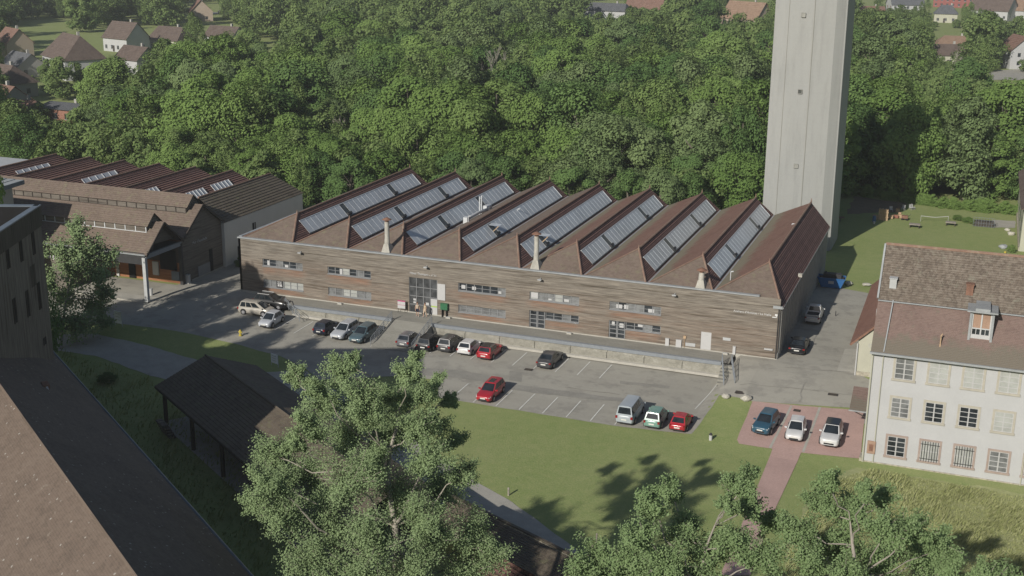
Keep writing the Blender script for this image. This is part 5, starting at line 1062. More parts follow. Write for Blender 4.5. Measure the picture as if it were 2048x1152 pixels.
def crate(px, py, l, w_, h, mat, label):
    t = garden('wooden_crate', label, 'crate', px, py, 'crates beside the plank stack'); b = MB()
    for z in range(3): 
        za = h*z/3; zb_ = za+h*.27; b.box(-l/2, l/2, -w_/2, -w_/2+.03, za, zb_); b.box(-l/2, l/2, w_/2-.03, w_/2, za, zb_); b.box(-l/2, -l/2+.03, -w_/2, w_/2, za, zb_); b.box(l/2-.03, l/2, -w_/2, w_/2, za, zb_)
    b.build('slat', MT[mat], t, world=False); b = MB(); b.box(-l/2, l/2, -w_/2, w_/2, 0, .04); b.build('bottom', MT[mat], t, world=False)
crate(1780, 437, 1.0, .7, .6, 'pallet', 'pale crate directly right of the plank stack'); crate(1792, 436, .8, .6, .5, 'redwood', 'reddish crate in the middle of the crate row'); crate(1801, 436, .9, .6, .55, 'pallet', 'pale crate left of the red trolley'); crate(1799, 434, .5, .5, .8, 'pallet', 'tall narrow pale crate behind the crate row')
t = garden('garden_trolley', 'dark red trolley at the right end of the crate row', 'trolley', 1809, 440); b = MB(); b.box(-.5, .5, -.35, .35, .3, .75); b.build('tray', MT['rust'], t, world=False)
for x in (-.35, .35): b = MB(); b.tube([(x, -.4, .18), (x, .4, .18)], .18, 10); b.build('wheel', MT['tyre'], t, world=False)
b = MB(); b.tube([(.5, 0, .6), (.9, 0, 1.0)], .03, 5); b.build('handle', MT['iron'], t, world=False)
def chair(px, py, rz, label):
    t = garden('garden_chair', label, 'chair', px, py, 'white garden chairs on the far lawn', rz); b = MB(); b.box(-.25, .25, -.25, .25, .4, .45); b.build('seat', MT['whitep'], t, world=False); b = MB(); b.box(-.25, .25, .22, .27, .45, .95); b.build('backrest', MT['whitep'], t, world=False)
    for x in (-.22, .22):
        for y in (-.22, .22): b = MB(); b.tube([(x, y, 0), (x, y, .4)], .025, 5); b.build('leg', MT['whitep'], t, world=False)
chair(1782, 424, .3, 'white garden chair at the left of the chair row under the trees'); chair(1806, 421, -.4, 'white garden chair in the middle of the chair row'); chair(1822, 420, .9, 'white garden chair at the right of the chair row, nearest the lawn'); chair(1826, 419, 2.0, 'white garden chair turned away behind the right one')
t = garden('bird_house', 'little pale play house between the white chairs', 'play house', 1795, 424); b = MB(); b.box(-.3, .3, -.3, .3, 0, .6); b.build('wall', MT['pallet'], t, world=False); b = MB(); b.rows((-.4, -.35, .55), (-.4, .35, .55), (0, .35, .95), (0, -.35, .95), 3, .02); b.rows((.4, .35, .55), (.4, -.35, .55), (0, -.35, .95), (0, .35, .95), 3, .02); b.build('roof', MT['rust'], t, world=False)
def low_table(px, py, l, label):
    t = garden('low_table', label, 'table', px, py, 'low wooden tables on the far lawn'); b = MB(); b.box(-l/2, l/2, -.6, .6, .5, .6); b.build('top', MT['bark_grey'], t, world=False)
    for x in (-l*.4, l*.4): b = MB(); b.box(x-.06, x+.06, -.5, .5, 0, .5); b.build('trestle', MT['timber'], t, world=False)
low_table(1829, 455, 1.7, 'dark low table in the middle of the far lawn'); low_table(1901, 451, 1.6, 'dark low table further right on the far lawn, next to the plant bed')
t = garden('volleyball_net', 'low white tape strung across the far lawn between two poles', 'net', 1840, 442); 
A, B = gp(1841, 443), gp(1896, 443); o0 = Vector(t.location); b = MB(); b.tube([A-o0, A-o0+Vector((0, 0, 1.0))], .03, 5); b.tube([B-o0, B-o0+Vector((0, 0, .9))], .03, 5); b.build('pole', MT['alu_lt'], t, world=False); b = MB(); b.bar(A-o0+Vector((0, 0, .95)), (A+B)/2-o0+Vector((0, 0, .7)), .02, .09); b.bar((A+B)/2-o0+Vector((0, 0, .7)), B-o0+Vector((0, 0, .85)), .02, .09); b.build('tape', MT['whitep'], t, world=False)
t = garden('metal_cage', 'grey wire cage around composting wood at the right of the far lawn', 'cage', 1967, 452); b = MB()
for k in range(9): x = -1.6+k*.4; b.tube([(x, -.9, 0), (x, -.9, 1.15)], .025, 4); b.tube([(x, .9, 0), (x, .9, 1.15)], .025, 4)
for z in (.1, .6, 1.15): b.tube([(-1.6, -.9, z), (1.6, -.9, z)], .02, 4); b.tube([(-1.6, .9, z), (1.6, .9, z)], .02, 4); b.tube([(-1.6, -.9, z), (-1.6, .9, z)], .02, 4); b.tube([(1.6, -.9, z), (1.6, .9, z)], .02, 4)
b.build('wire_frame', MT['galv'], t, world=False); b = MB(); b.box(-1.45, 1.45, -.75, .75, 0, .85); b.build('wood_pile', MT['timber'], t, world=False)
rock(2006, 497, .55, 'pale blue grey tarpaulin covered heap near the right edge building', None, 'zinc', 'covered_heap', 'heap'); rock(1995, 512, .3, 'small pale stone near the white house ridge', None, 'rock'); rock(2022, 470, .5, 'pile of pale rubble at the wall of the right edge building', None, 'rock', 'rubble_pile', 'rubble'); rock(2015, 462, .4, 'pale stone block left of the rubble pile', None, 'rock')
t = garden('yellow_ball', 'small yellow ball on the lawn above the house ridge', 'ball', 2010, 507); bm = bmesh.new(); bmesh.ops.create_uvsphere(bm, u_segments=12, v_segments=8, radius=.18)
for v in bm.verts: v.co.z += .18
me = bpy.data.meshes.new('ball'); bm.to_mesh(me); bm.free(); me.materials.append(MT['yellow']); link('ball', me, t)
t = garden('round_table', 'dim reddish table in the tower shade at the edge of the trees', 'table', 1681, 443); b = MB(); b.tube([(0, 0, .65), (0, 0, .72)], .6, 12); b.build('top', MT['rust'], t, world=False); b = MB(); b.tube([(0, 0, 0), (0, 0, .65)], .07, 6); b.build('leg', MT['iron'], t, world=False)

# ================================================================== PEOPLE at the entrance
def person(label, x, y, rz, pose, top_mat, low_mat, hair):
    z = g(x, y) if y < -3.3 else -.015
    t = thing('person', label, 'person', (x, y, z), rz)
    J = {}; E = []
    def add(n, p, r, par=None):
        J[n] = (len(J), p, r)
        if par: E.append((J[par][0], J[n][0]))
    add('pelvis', (0, 0, .93), .125); add('waist', (0, 0, 1.08), .115, 'pelvis'); add('chest', (0, -.01, 1.28), .14, 'waist'); add('neck', (0, .0, 1.46), .055, 'chest'); add('head', (0, -.02, 1.6), .095, 'neck'); add('crown', (0, -.01, 1.69), .085, 'head')
    for s, n in ((-1, 'r'), (1, 'l')):
        st = pose*s
        add('hip'+n, (s*.09, 0, .88), .105, 'pelvis'); add('knee'+n, (s*.1, -.12*st-.02, .49), .066, 'hip'+n); add('ank'+n, (s*.1, -.18*st+.02, .09), .042, 'knee'+n); add('toe'+n, (s*.115, -.18*st-.15, .04), .038, 'ank'+n)
        add('sh'+n, (s*.17, 0, 1.40), .06, 'chest'); add('elb'+n, (s*.24, .05*st+.02, 1.13), .043, 'sh'+n); add('wri'+n, (s*.24, .08*st-.1, .9), .032, 'elb'+n); add('palm'+n, (s*.235, .08*st-.13, .83), .032, 'wri'+n)
        for q in range(4): add('f%d%s' % (q, n), (s*(.235), .08*st-.165+.02*q, .765-.006*(1.5-abs(q-1.5))), .011, 'palm'+n); add('g%d%s' % (q, n), (s*(.222), .08*st-.16+.02*q, .735-.006*(1.5-abs(q-1.5))), .009, 'f%d%s' % (q, n))
        add('th'+n, (s*.21, .08*st-.165, .80), .012, 'palm'+n)
    me = bpy.data.meshes.new('body'); me.from_pydata([v[1] for v in J.values()], E, []); o = bpy.data.objects.new('body', me); COL.objects.link(o); o.parent = t
    md = o.modifiers.new('skin', 'SKIN'); 
    for i, v in enumerate(J.values()): me.skin_vertices[0].data[i].radius = (v[2], v[2]*.9)
    me.skin_vertices[0].data[0].use_root = True
    o.modifiers.new('sub', 'SUBSURF').levels = 2; dg = bpy.context.evaluated_depsgraph_get(); dg.update(); nm = bpy.data.meshes.new_from_object(o.evaluated_get(dg)); o.modifiers.clear(); o.data = nm; nm.name = 'body'; nm.materials.clear(); nm.materials.append(MT['skin']); nm.polygons.foreach_set('use_smooth', [True]*len(nm.polygons))
    def cloth(name, z0, z1, mat, grow, xmax=.2):
        bm = bmesh.new(); bm.from_mesh(nm); bm.normal_update(); kill = [f for f in bm.faces if not (z0 < f.calc_center_median().z < z1 and abs(f.calc_center_median().x) < xmax)]; bmesh.ops.delete(bm, geom=kill, context='FACES'); bm.normal_update()
        for v in bm.verts: v.co += v.normal*grow
        m2 = bpy.data.meshes.new(name); bm.to_mesh(m2); bm.free(); m2.materials.append(mat); m2.polygons.foreach_set('use_smooth', [True]*len(m2.polygons)); link(name, m2, t)
    cloth('top', .98, 1.42, MT[top_mat], .014); cloth('shorts', .58 if low_mat == 'navy' else .5, 1.0, MT[low_mat], .018, .21)
    for s, n in ((-1, 'r'), (1, 'l')): 
        p = J['ank'+n][1]; b = MB(); b.tube([(p[0], p[1]+.06, .045), (p[0], p[1]-.06, .05), (s*.118, p[1]-.19, .035)], [.045, .05, .03], 8); b.build('shoe', MT['whitep'], t, smooth=True, world=False)
    b = MB(); b.tube([(0, .02, 1.56), (0, .035, 1.66), (0, .01, 1.73), (0, -.03, 1.755)], [.075, .108, .10, .05], 10); 
    if hair: b.tube([(0, .07, 1.66), (0, .10, 1.5), (0, .10, 1.36)], [.06, .07, .03], 8)
    b.build('hair', MT['hair'], t, smooth=True, world=False)
    b = MB()
    for s in (-1, 1): b.box(s*.035-.012, s*.035+.012, -.125, -.112, 1.605, 1.62)
    b.build('eyes', MT['iron'], t, world=False)
    b = MB(); b.tube([(0, -.11, 1.6), (0, -.135, 1.57)], [.01, .018], 6); b.build('nose', MT['skin'], t, world=False)
    b = MB(); b.box(-.025, .025, -.118, -.108, 1.525, 1.533); b.build('mouth', MT['rust'], t, world=False)
person('person in a sand coloured top and dark shorts standing before the open glazed door', 25.2, -1.15, .5, 1, 'sand', 'navy', True)
person('person in pale beige clothes walking beside the white door panel', 26.15, -1.05, -.4, -1, 'beige', 'sand', False)

# ================================================================== VILLAGE HOUSES
def house(label, px, py, rot, w_, d, h, rh, roofm, wallm, hip=0, win=True, chim=True, z=None, name='village_house', ov=.5, group=None):
    z = g(0, 100) if z is None else z
    q = at(px, py, z); t = thing(name, label, 'house', (q[0], q[1], z), rot, group)
    b = MB(); b.box(-w_/2, w_/2, -d/2, d/2, -1, h)
    if not hip: b.face([(-w_/2, -d/2, h), (-w_/2, d/2, h), (-w_/2, 0, h+rh*.97)][::-1]); b.face([(w_/2, -d/2, h), (w_/2, d/2, h), (w_/2, 0, h+rh*.97)])
    b.build('wall', MT[wallm], t, world=False)
    e = h-ov*rh/(d/2); a = w_/2+ov; c = d/2+ov; r = w_/2+ov-hip*d/2; b = MB()
    b.rows((-a, -c, e), (a, -c, e), (r, 0, h+rh), (-r, 0, h+rh), 10, .06); b.rows((a, c, e), (-a, c, e), (-r, 0, h+rh), (r, 0, h+rh), 10, .06)
    if hip: b.face([(a, -c, e), (a, c, e), (r, 0, h+rh)]); b.face([(-a, c, e), (-a, -c, e), (-r, 0, h+rh)])
    rf = b.build('roof', MT[roofm], t, world=False)
    if chim: b = MB(); b.box(w_*.18, w_*.18+.7, .3, 1.0, h+rh*.5, h+rh+.9); b.build('chimney', MT['pale'], rf, world=False)
    if win:
        n = max(2, int(w_/3.2)); fl = max(1, int(h/2.8))
        for k in range(fl):
            z0 = .9+k*2.8
            for q_ in range(n):
                x = -w_/2+w_*(q_+.5)/n; b = MB(); b.box(x-.55, x+.55, -d/2-.05, -d/2-.003, z0, z0+1.3); f = b.build('window', MT['glass'], t, world=False); b = MB(); b.box(x-.04, x+.04, -d/2-.08, -d/2-.05, z0, z0+1.3); b.box(x-.6, x+.6, -d/2-.12, -d/2-.05, z0-.12, z0); b.build('frame', MT['whitep'], f, world=False)
            for s in (-1, 1):
                for y in (-d*.22, d*.22): b = MB(); xx = sorted((s*(w_/2+.003), s*(w_/2+.05))); b.box(xx[0], xx[1], y-.5, y+.5, z0, z0+1.3); b.build('window', MT['glass'] if s > 0 else MT['rust'], t, world=False)
        b = MB(); b.box(-w_*.1, -w_*.1+1.0, -d/2-.06, -d/2-.003, 0, 2.1); b.build('door', MT['timber'], t, world=False)
    return t
HOUSES = [
 ('big white house under a brown hipped roof at the upper left', 150, 152, -.55, 20, 12, 6.2, 6.2, 'vbrown', 'white', .5, (80, 68, 215, 150)),
 ('white gabled house facing right behind the big hipped roof', 254, 101, -.25, 13, 10, 5.0, 5.2, 'vbrown', 'white', 0, (205, 50, 300, 100)),
 ('low house with cropped brown gables right of the white gabled house', 345, 96, -.2, 15, 9, 3.6, 4.2, 'vbrown', 'cream', .35, (306, 55, 372, 92)),
 ('red roofed house with timber gable at the left edge of the village', 30, 110, -.5, 12, 9, 4.6, 4.6, 'vred', 'peach', 0, (0, 52, 66, 108)),
 ('house with a blue grey slate roof left of the big hipped roof', 48, 150, -.45, 13, 9, 3.2, 3.6, 'slate', 'pale', 0, (12, 103, 84, 140)),
 ('house with a pale brown hipped roof and two dormers at the left edge', 12, 190, -.3, 15, 10, 4.0, 4.2, 'vbrown', 'pale', .6, (0, 125, 50, 170)),
 ('brown roofed cottage at the left edge below the dormered roof', 4, 222, -.3, 13, 9, 3.0, 3.6, 'vred', 'cream', 0, (0, 160, 42, 195)),
 ('low pink roofed outhouse at the left edge', 42, 232, -.1, 11, 6, 2.4, 1.6, 'vred', 'brick', 0, (8, 188, 78, 206)),
 ('flat grey roofed brick outbuilding among the left trees', 138, 240, -.08, 10, 8, 3.2, .9, 'slate', 'brick', 0, (96, 200, 166, 232)),
 ('peach walled house with a red roof at the top left', 402, 40, -.9, 15, 10, 4.5, 5.2, 'vred', 'peach', 0, (368, 2, 432, 30)),
 ('white house under a brown roof half hidden by trees right of the village', 276, 148, -.3, 11, 8, 5, 3.5, 'vbrown', 'white', 0, (238, 92, 304, 140)),
 ('brown roofed house with white gable between bushes, upper left', 452, 90, -.2, 14, 8, 3.6, 3.5, 'vbrown', 'white', .0, (410, 46, 482, 76)),
 ('white flat fronted house with balcony at the top centre', 1216, 55, -.1, 20, 10, 8, 3, 'slate', 'white', .4, (1170, 0, 1256, 48)),
 ('red roofed house behind the woods at the top centre', 1300, 40, -.1, 22, 12, 6, 6, 'vred', 'cream', 0, (1262, 0, 1330, 18)),
 ('orange roofed house with a pale gable left of the tower', 1492, 62, -.5, 20, 12, 6, 7, 'vorange', 'peach', 0, (1452, 2, 1545, 46)),
 ('small red roofed house just right of the tower', 1738, 45, .3, 13, 9, 4, 4, 'vred', 'white', 0, (1722, 8, 1750, 26)),
 ('white house with a grey roof at the top, right of the tower', 1808, 30, .35, 17, 12, 6, 5.5, 'slate', 'white', 0, (1780, 0, 1836, 20)),
 ('cream house under a dark hipped roof with two chimneys', 1890, 44, .05, 11, 10, 4.6, 3.8, 'slate', 'cream', .7, (1864, 10, 1916, 42)),
 ('white walled house under a pale orange hipped roof', 1905, 108, .1, 13, 10, 4.2, 2.6, 'vorange', 'white', .7, (1864, 58, 1938, 96)),
 ('brown roofed house in front of the pale orange roof', 1892, 130, .3, 10, 8, 4, 3.2, 'vbrown', 'cream', 0, (1866, 82, 1915, 108)),
 ('large white gabled house with grey brown roof at the top right', 1985, 38, -.35, 20, 14, 5, 7, 'vbrown', 'white', 0, (1952, 0, 2018, 32)),
 ('house with a pale tan roof at the top right corner', 2030, 38, -.1, 18, 12, 5, 5.5, 'vorange', 'white', 0, (2005, 4, 2048, 36)),
 ('red and pale terraced house at the top right', 1912, 14, .0, 26, 12, 8, 3, 'slate', 'redrender', 0, (1880, 0, 1945, 12)),
 ('white chalet with brown balconies at the right edge', 2034, 132, -1.2, 12, 10, 6, 4.5, 'vred', 'white', 0, (2010, 84, 2048, 130)),
 ('orange roofed house behind the large white gable, top right corner', 2036, 16, -.2, 14, 10, 4, 4, 'vred', 'cream', 0, (2025, 0, 2048, 8)),
]
for (lab, px, py, rot, w_, d, h, rh, rm, wm, hip, keep) in HOUSES: house(lab, px, py, rot, w_, d, h, rh, rm, wm, hip, group=None)
KEEP = [h[-1] for h in HOUSES]+[(520, 78, 560, 100), (1985, 140, 2048, 160)]
f_ = thing('boundary_wall', 'pale garden wall in front of the peach house at the top left', 'wall', tuple(at(480, 30, -.8))); b = MB()
A, B = Vector(at(436, 28, -.8)), Vector(at(522, 26, -.8)); o0 = Vector(f_.location); b.bar(A-o0+Vector((0, 0, .8)), B-o0+Vector((0, 0, .8)), .3, 1.6); b.build('masonry', MT['pale'], f_, world=False); b = MB(); b.bar(A-o0+Vector((0, 0, 1.65)), B-o0+Vector((0, 0, 1.65)), .45, .12); b.build('coping', MT['alu_lt'], f_, world=False)
# ================================================================== TREES
def crown_quads(seed, nb, per, leaf, R=1.0, H=1.0, droop=.0, low=.12, blob=.36):
    """unit crown: radius 1, height 1 (scaled later); lumpy foliage made of many leaf-clump faces"""
    r = np.random.default_rng(seed); P = []; N = []; S = []
    for k in range(nb):
        u = r.uniform(0, 1); z = low+(1-low)*u; prof = math.sin(math.pi*min(1, (u*.86+.14)))**.62
        a = r.uniform(0, 2*pi); q = prof*(.25+.62*math.sqrt(r.uniform(0, 1)))
        c = np.array([cos(a)*q*R, sin(a)*q*R, z*H*.88]); rb = blob*r.uniform(.6, 1.25)*(.75+.25*prof)
        d = r.normal(size=(per, 3)); d[:, 2] = d[:, 2]*.9+.28; d /= np.linalg.norm(d, axis=1, keepdims=True)
        rad = rb*r.uniform(.45, 1.08, per)**.6; p = c+d*rad[:, None]*np.array([1, 1, .8]); P.append(p); N.append(d+r.normal(size=(per, 3))*.34+np.array([-.08, -.3, .5])); S.append(np.full(per, leaf))
    return np.concatenate(P), np.concatenate(N), np.concatenate(S)
def branch_skel(seed, h, n=9, spread=.8, up=.7):
    r = random.Random(seed); out = []
    def grow(p, d, L, rad, lev):
        pts = [p]; rs = [rad]; q = p
        for k in range(4):
            d = (d+Vector((r.uniform(-1, 1), r.uniform(-1, 1), r.uniform(-.4, .8)))*.16).normalized(); q = q+d*(L/4); pts.append(q); rs.append(rad*(1-.16*(k+1)))
        out.append((pts, rs))
        if lev > 0:
            for k in range(3 if lev > 1 else 4):
                t = r.choice([2, 3, 4]); dd = (d+Vector((r.uniform(-1, 1), r.uniform(-1, 1), r.uniform(-.2, .7)))*spread).normalized(); grow(pts[t], dd, L*r.uniform(.5, .72), rs[t]*.62, lev-1)
    grow(Vector((0, 0, 0)), Vector((0, 0, 1)), h*.42, h*.018, 4)
    return out
KINDS = ['mid', 'dark', 'bright', 'grey']
CR_ = {}
for ki, kd in enumerate(KINDS):
    for v in range(4):
        P, N, S = crown_quads(100*ki+v, [46, 60, 80, 38][v], [330, 260, 200, 400][v], [.05, .053, .047, .052][v], H=2.4, low=[.08, .1, .05, .14][v], blob=[.36, .30, .24, .42][v])
        CR_[kd, v] = quads_mesh('crown_'+kd, leaf_quads(P, N, S, np.random.default_rng(ki*9+v)), MT['leaf_'+kd])
b = MB(); b.tube([(0, 0, -.05), (.01, 0, .25), (-.015, .01, .5), (.02, 0, .78)], [.05, .04, .03, .012], 7)
for k in range(5): a = k*1.3; b.tube([(0, 0, .3+.08*k), (cos(a)*.3, sin(a)*.3, .45+.09*k)], [.02, .008], 5)
_tk = b.build('trunk', MT['bark'], None, smooth=True); TRUNK = _tk.data; bpy.data.objects.remove(_tk)
WORD = dict(mid='mid green', dark='dark green', bright='yellow green', grey='grey green')
ORDW = ['one', 'two', 'three', 'four', 'five', 'six', 'seven', 'eight', 'nine']
ZONES = [(-1e9, 'over the flat roofed store')]+[(x, 'over left hall ridge '+ORDW[k]) for k, x in enumerate((75, 152, 218, 286, 357, 432))]+[(510, 'over the pale end wall'), (600, 'over the yard gap')]+[(x, 'over timber hall ridge '+ORDW[k]) for k, x in enumerate((700, 871, 962, 1057, 1155, 1255, 1357, 1462, 1530))]+[(1640, 'behind the concrete tower'), (1700, 'in the tower shadow'), (1780, 'over the plank stack'), (1850, 'over the low tables'), (1920, 'over the wire cage'), (1985, 'over the right edge building')]
HW = [(10.5, 'short'), (12.5, 'medium'), (14.5, 'tall'), (99, 'towering')]
def tree_base(kd, px, row, hh, slim):
    z = [t for x, t in ZONES if px >= x][-1]; hw = next(w for a, w in HW if hh < a)
    return '%s %s %s tree, wood row %s, %s' % (hw, WORD[kd], 'slender' if slim else 'broad', ORDW[min(row, 8)], z)
def label_all(L):
    by = {}
    for t, b_, px in L: by.setdefault(b_, []).append((px, t))
    for b_, l in by.items():
        l.sort(key=lambda q: q[0]); n = len(l)
        names = [''] if n == 1 else [', left one', ', right one'] if n == 2 else [', left one', ', middle one', ', right one'] if n == 3 else [', leftmost', ', second left', ', second right', ', rightmost', ', in front', ', behind'][:n]
        for (px, t), s in zip(l, names): t['label'] = b_+s
BLOCK = [(-1, 69, -4, 45), (-80, -5, -10, 31), (-95, -44, 18, 46), (56, 68, 49, 62), (64, 95, -20, 90), (90, 108, 62, 99)]
def lawn_edge(x): return 95.5-.12*(x-66) if x > 66 else 70
def clear_px(x, y): 
    px, py, z = pr((x, y, -1)); return (1992 < px < 2080 and 150 < py < 262) or (40 < px < 150 and 40 < py < 74) or (330 < px < 520 and 12 < py < 30)
HPOS = [(h[1], h[2]) for h in HOUSES]; HW3 = []
for (lab, px, py, rot, w_, d, h, *_r) in HOUSES: q = at(px, py, -.6); HW3.append((q[0], q[1], max(w_, d)*.55))
cand = []; rt = random.Random(5)
yy = 40.0
while yy < 640:
    dist = math.hypot(yy+129, 40); sp = 5.8 if yy < 75 else 7.0 if yy < 130 else 8.2 if yy < 200 else 9.5 if yy < 320 else 11.5
    xl = CAM[0]+(yy-CAM[1])*math.tan(radians(-43.8))-6; xr_ = CAM[0]+(yy-CAM[1])*math.tan(radians(2.6))+6
    xx = xl
    while xx < xr_:
        x = xx+rt.uniform(-.36, .36)*sp; y = yy+rt.uniform(-.4, .4)*sp; xx += sp
        if any(a-3 < x < b_+3 and c-3 < y < d_+3 for a, b_, c, d_ in BLOCK): continue
        if x > 64 and y < lawn_edge(x): continue
        if -6 < x < 57 and y < 46.5: continue
        if x <= -6 and y < 34+(8 if x < -46 else 0): continue
        if clear_px(x, y): continue
        if any((x-a)**2+(y-b_)**2 < r_*r_ for a, b_, r_ in HW3): continue
        if rt.random() < (.0 if yy < 200 else .06): continue
        far = min(1, max(0, (y-60)/300)); hh = rt.choice([rt.uniform(9, 12), rt.uniform(11, 15), rt.uniform(14, 19)])*(1.05+.1*far)
        if y < 58: hh = min(hh, 12.5)*.9
        rad = hh*(rt.uniform(.34, .46) if rt.random() < .8 else rt.uniform(.17, .24))
        px, py, z = pr((x, y, hh*.9)); _, pyb, _ = pr((x, y, -.6)); wpx = FPX*rad/z
        hit = False
        for (x0, y0, x1, y1) in KEEP:
            hq = 0
            ww, hk = x1-x0, y1-y0; x0 += ww*.1; x1 -= ww*.1; y1 -= hk*.5
            if px+wpx*.75 > x0 and px-wpx*.75 < x1 and py < y1-3 and pyb > y0+2: hit = True; break
        if hit:
            hh *= .42; rad *= .62; px, py, z = pr((x, y, hh*.95)); wpx = FPX*rad/z; hit = False
            for (x0, y0, x1, y1) in KEEP:
                y1 -= (y1-y0)*.18
                if px+wpx*.75 > x0 and px-wpx*.75 < x1 and py < y1-4 and pyb > y0+2: hit = True; break
            if hit:
                hh *= .5; rad *= .55; px, py, z = pr((x, y, hh*.95)); wpx = FPX*rad/z
                if any(px+wpx*.8 > x0 and px-wpx*.8 < x1 and py < y1-3 and pyb > y0+2 for (x0, y0, x1, y1) in KEEP): continue
        if px < -60 or px > 2110 or pyb < -40: continue
        cand.append((x, y, hh, rad, px, py, z))
    yy += sp*.86
cand.sort(key=lambda c: -c[3]/c[6])
NIND = 280
def kind_for(x, y):
    n = sin(x*.11+1.3)*cos(y*.083)+sin(x*.043-y*.06)+rt.uniform(-.75, .75)
    return 'bright' if n > .85 else 'mid' if n > -.1 else 'dark' if n > -.8 else 'grey'
ind = sorted(cand[:NIND], key=lambda c: c[1]); LB = []
for c in ind:
    x, y, hh, rad, px, py, z = c; kd = kind_for(x, y); v = rt.randrange(4); row = int((y-(36 if x < -6 else 46 if x < 62 else 90))/7.5)
    zb = g(x, y)
    t = thing('forest_tree', '-', 'tree', (x, y, zb), rt.uniform(0, 6.28), 'trees of the wood behind the halls'); t.scale = (rad, rad*rt.uniform(.9, 1.1), hh/2.4)
    LB.append((t, tree_base(kd, px, max(0, row), hh, rad/hh < .375), px)); link('crown', CR_[kd, v], t); o = link('trunk', TRUNK, t); o.scale = (1.3, 1.3, 2.4)
label_all(LB)
far = cand[NIND:]; print('trees', len(cand), 'far', len(far))
FV = []
base = [crown_quads(900+k, [34, 44, 28, 40][k], [84, 66, 104, 72][k], .094, H=2.4, blob=[.36, .29, .42, .32][k]) for k in range(4)]
for c in far:
    x, y, hh, rad, px, py, z = c; P, N, S = base[rt.randrange(4)]; a = rt.uniform(0, 6.28); R2 = np.array([[cos(a), -sin(a), 0], [sin(a), cos(a), 0], [0, 0, 1]])
    FV.append(leaf_quads((P@R2.T)*np.array([rad, rad, hh/2.4])+np.array([x, y, g(x, y)]), (N@R2.T), S*rad*rt.uniform(.9, 1.1), RNG))
tag(link('distant_woodland', quads_mesh('distant_woodland', np.concatenate(FV), MT['leaf_wood'])), 'far wood of mixed trees reaching up to the village houses', 'woodland', kind='stuff')
# undergrowth hedge along the foot of the wood
U = []
for k in range(260):
    s = rt.random()
    if k < 110: x = -8+s*66; y = 44.2+rt.uniform(-1.2, 1.5)
    elif k < 200: x = 66+s*28; y = lawn_edge(x)-1.2+rt.uniform(-1.0, 1.5)
    else: x = -46+s*40; y = 33.0+rt.uniform(-1, 1.5)
    P, N, S = base[k % 4]; r_ = rt.uniform(1.2, 2.4)*(.55 if 110 <= k < 200 else 1); U.append(leaf_quads(P*np.array([r_, r_, r_*.8])+np.array([x, y, g(x, y)-.2]), N, S*r_*.8, RNG))
tag(link('undergrowth', quads_mesh('undergrowth', np.concatenate(U), MT['leaf_mid'])), 'low bushes along the foot of the wood', 'undergrowth', kind='stuff')

# ------------------------------------------------------------------ bare trees standing in the wood
def bare_tree(px, py, ztop, h, label, seed, mat='bark_bare', spread=.8):
    q = at(px, py, ztop); b = MB()
    for pts, rs in branch_skel(seed, h, spread=spread): b.tube(pts, [max(r_, .028) for r_ in rs], 5, cap=False)
    t = thing('bare_tree', label, 'tree', (q[0], q[1], g(q[0], q[1])), group='bare trees in the wood'); b.build('branches', MT[mat], t, world=False)
bare_tree(985, 95, 17, 19, 'bare grey tree with many fine branches above the fourth ridge of the timber hall', 3, spread=.75)
bare_tree(652, 205, 12, 14, 'thin bare tree above the left flank of the timber hall', 5)
bare_tree(1455, 236, 12, 13, 'bare pale trunk with broken limbs left of the tower', 8, 'bark_pale', .6)
bare_tree(1910, 82, 13, 13, 'small bare tree in front of the pale orange roof', 9)
bare_tree(1120, 60, 15, 15, 'thin bare tree below the white flat fronted house', 12); bare_tree(780, 105, 13, 13, 'bare leaning tree above the first ridge of the timber hall', 14)

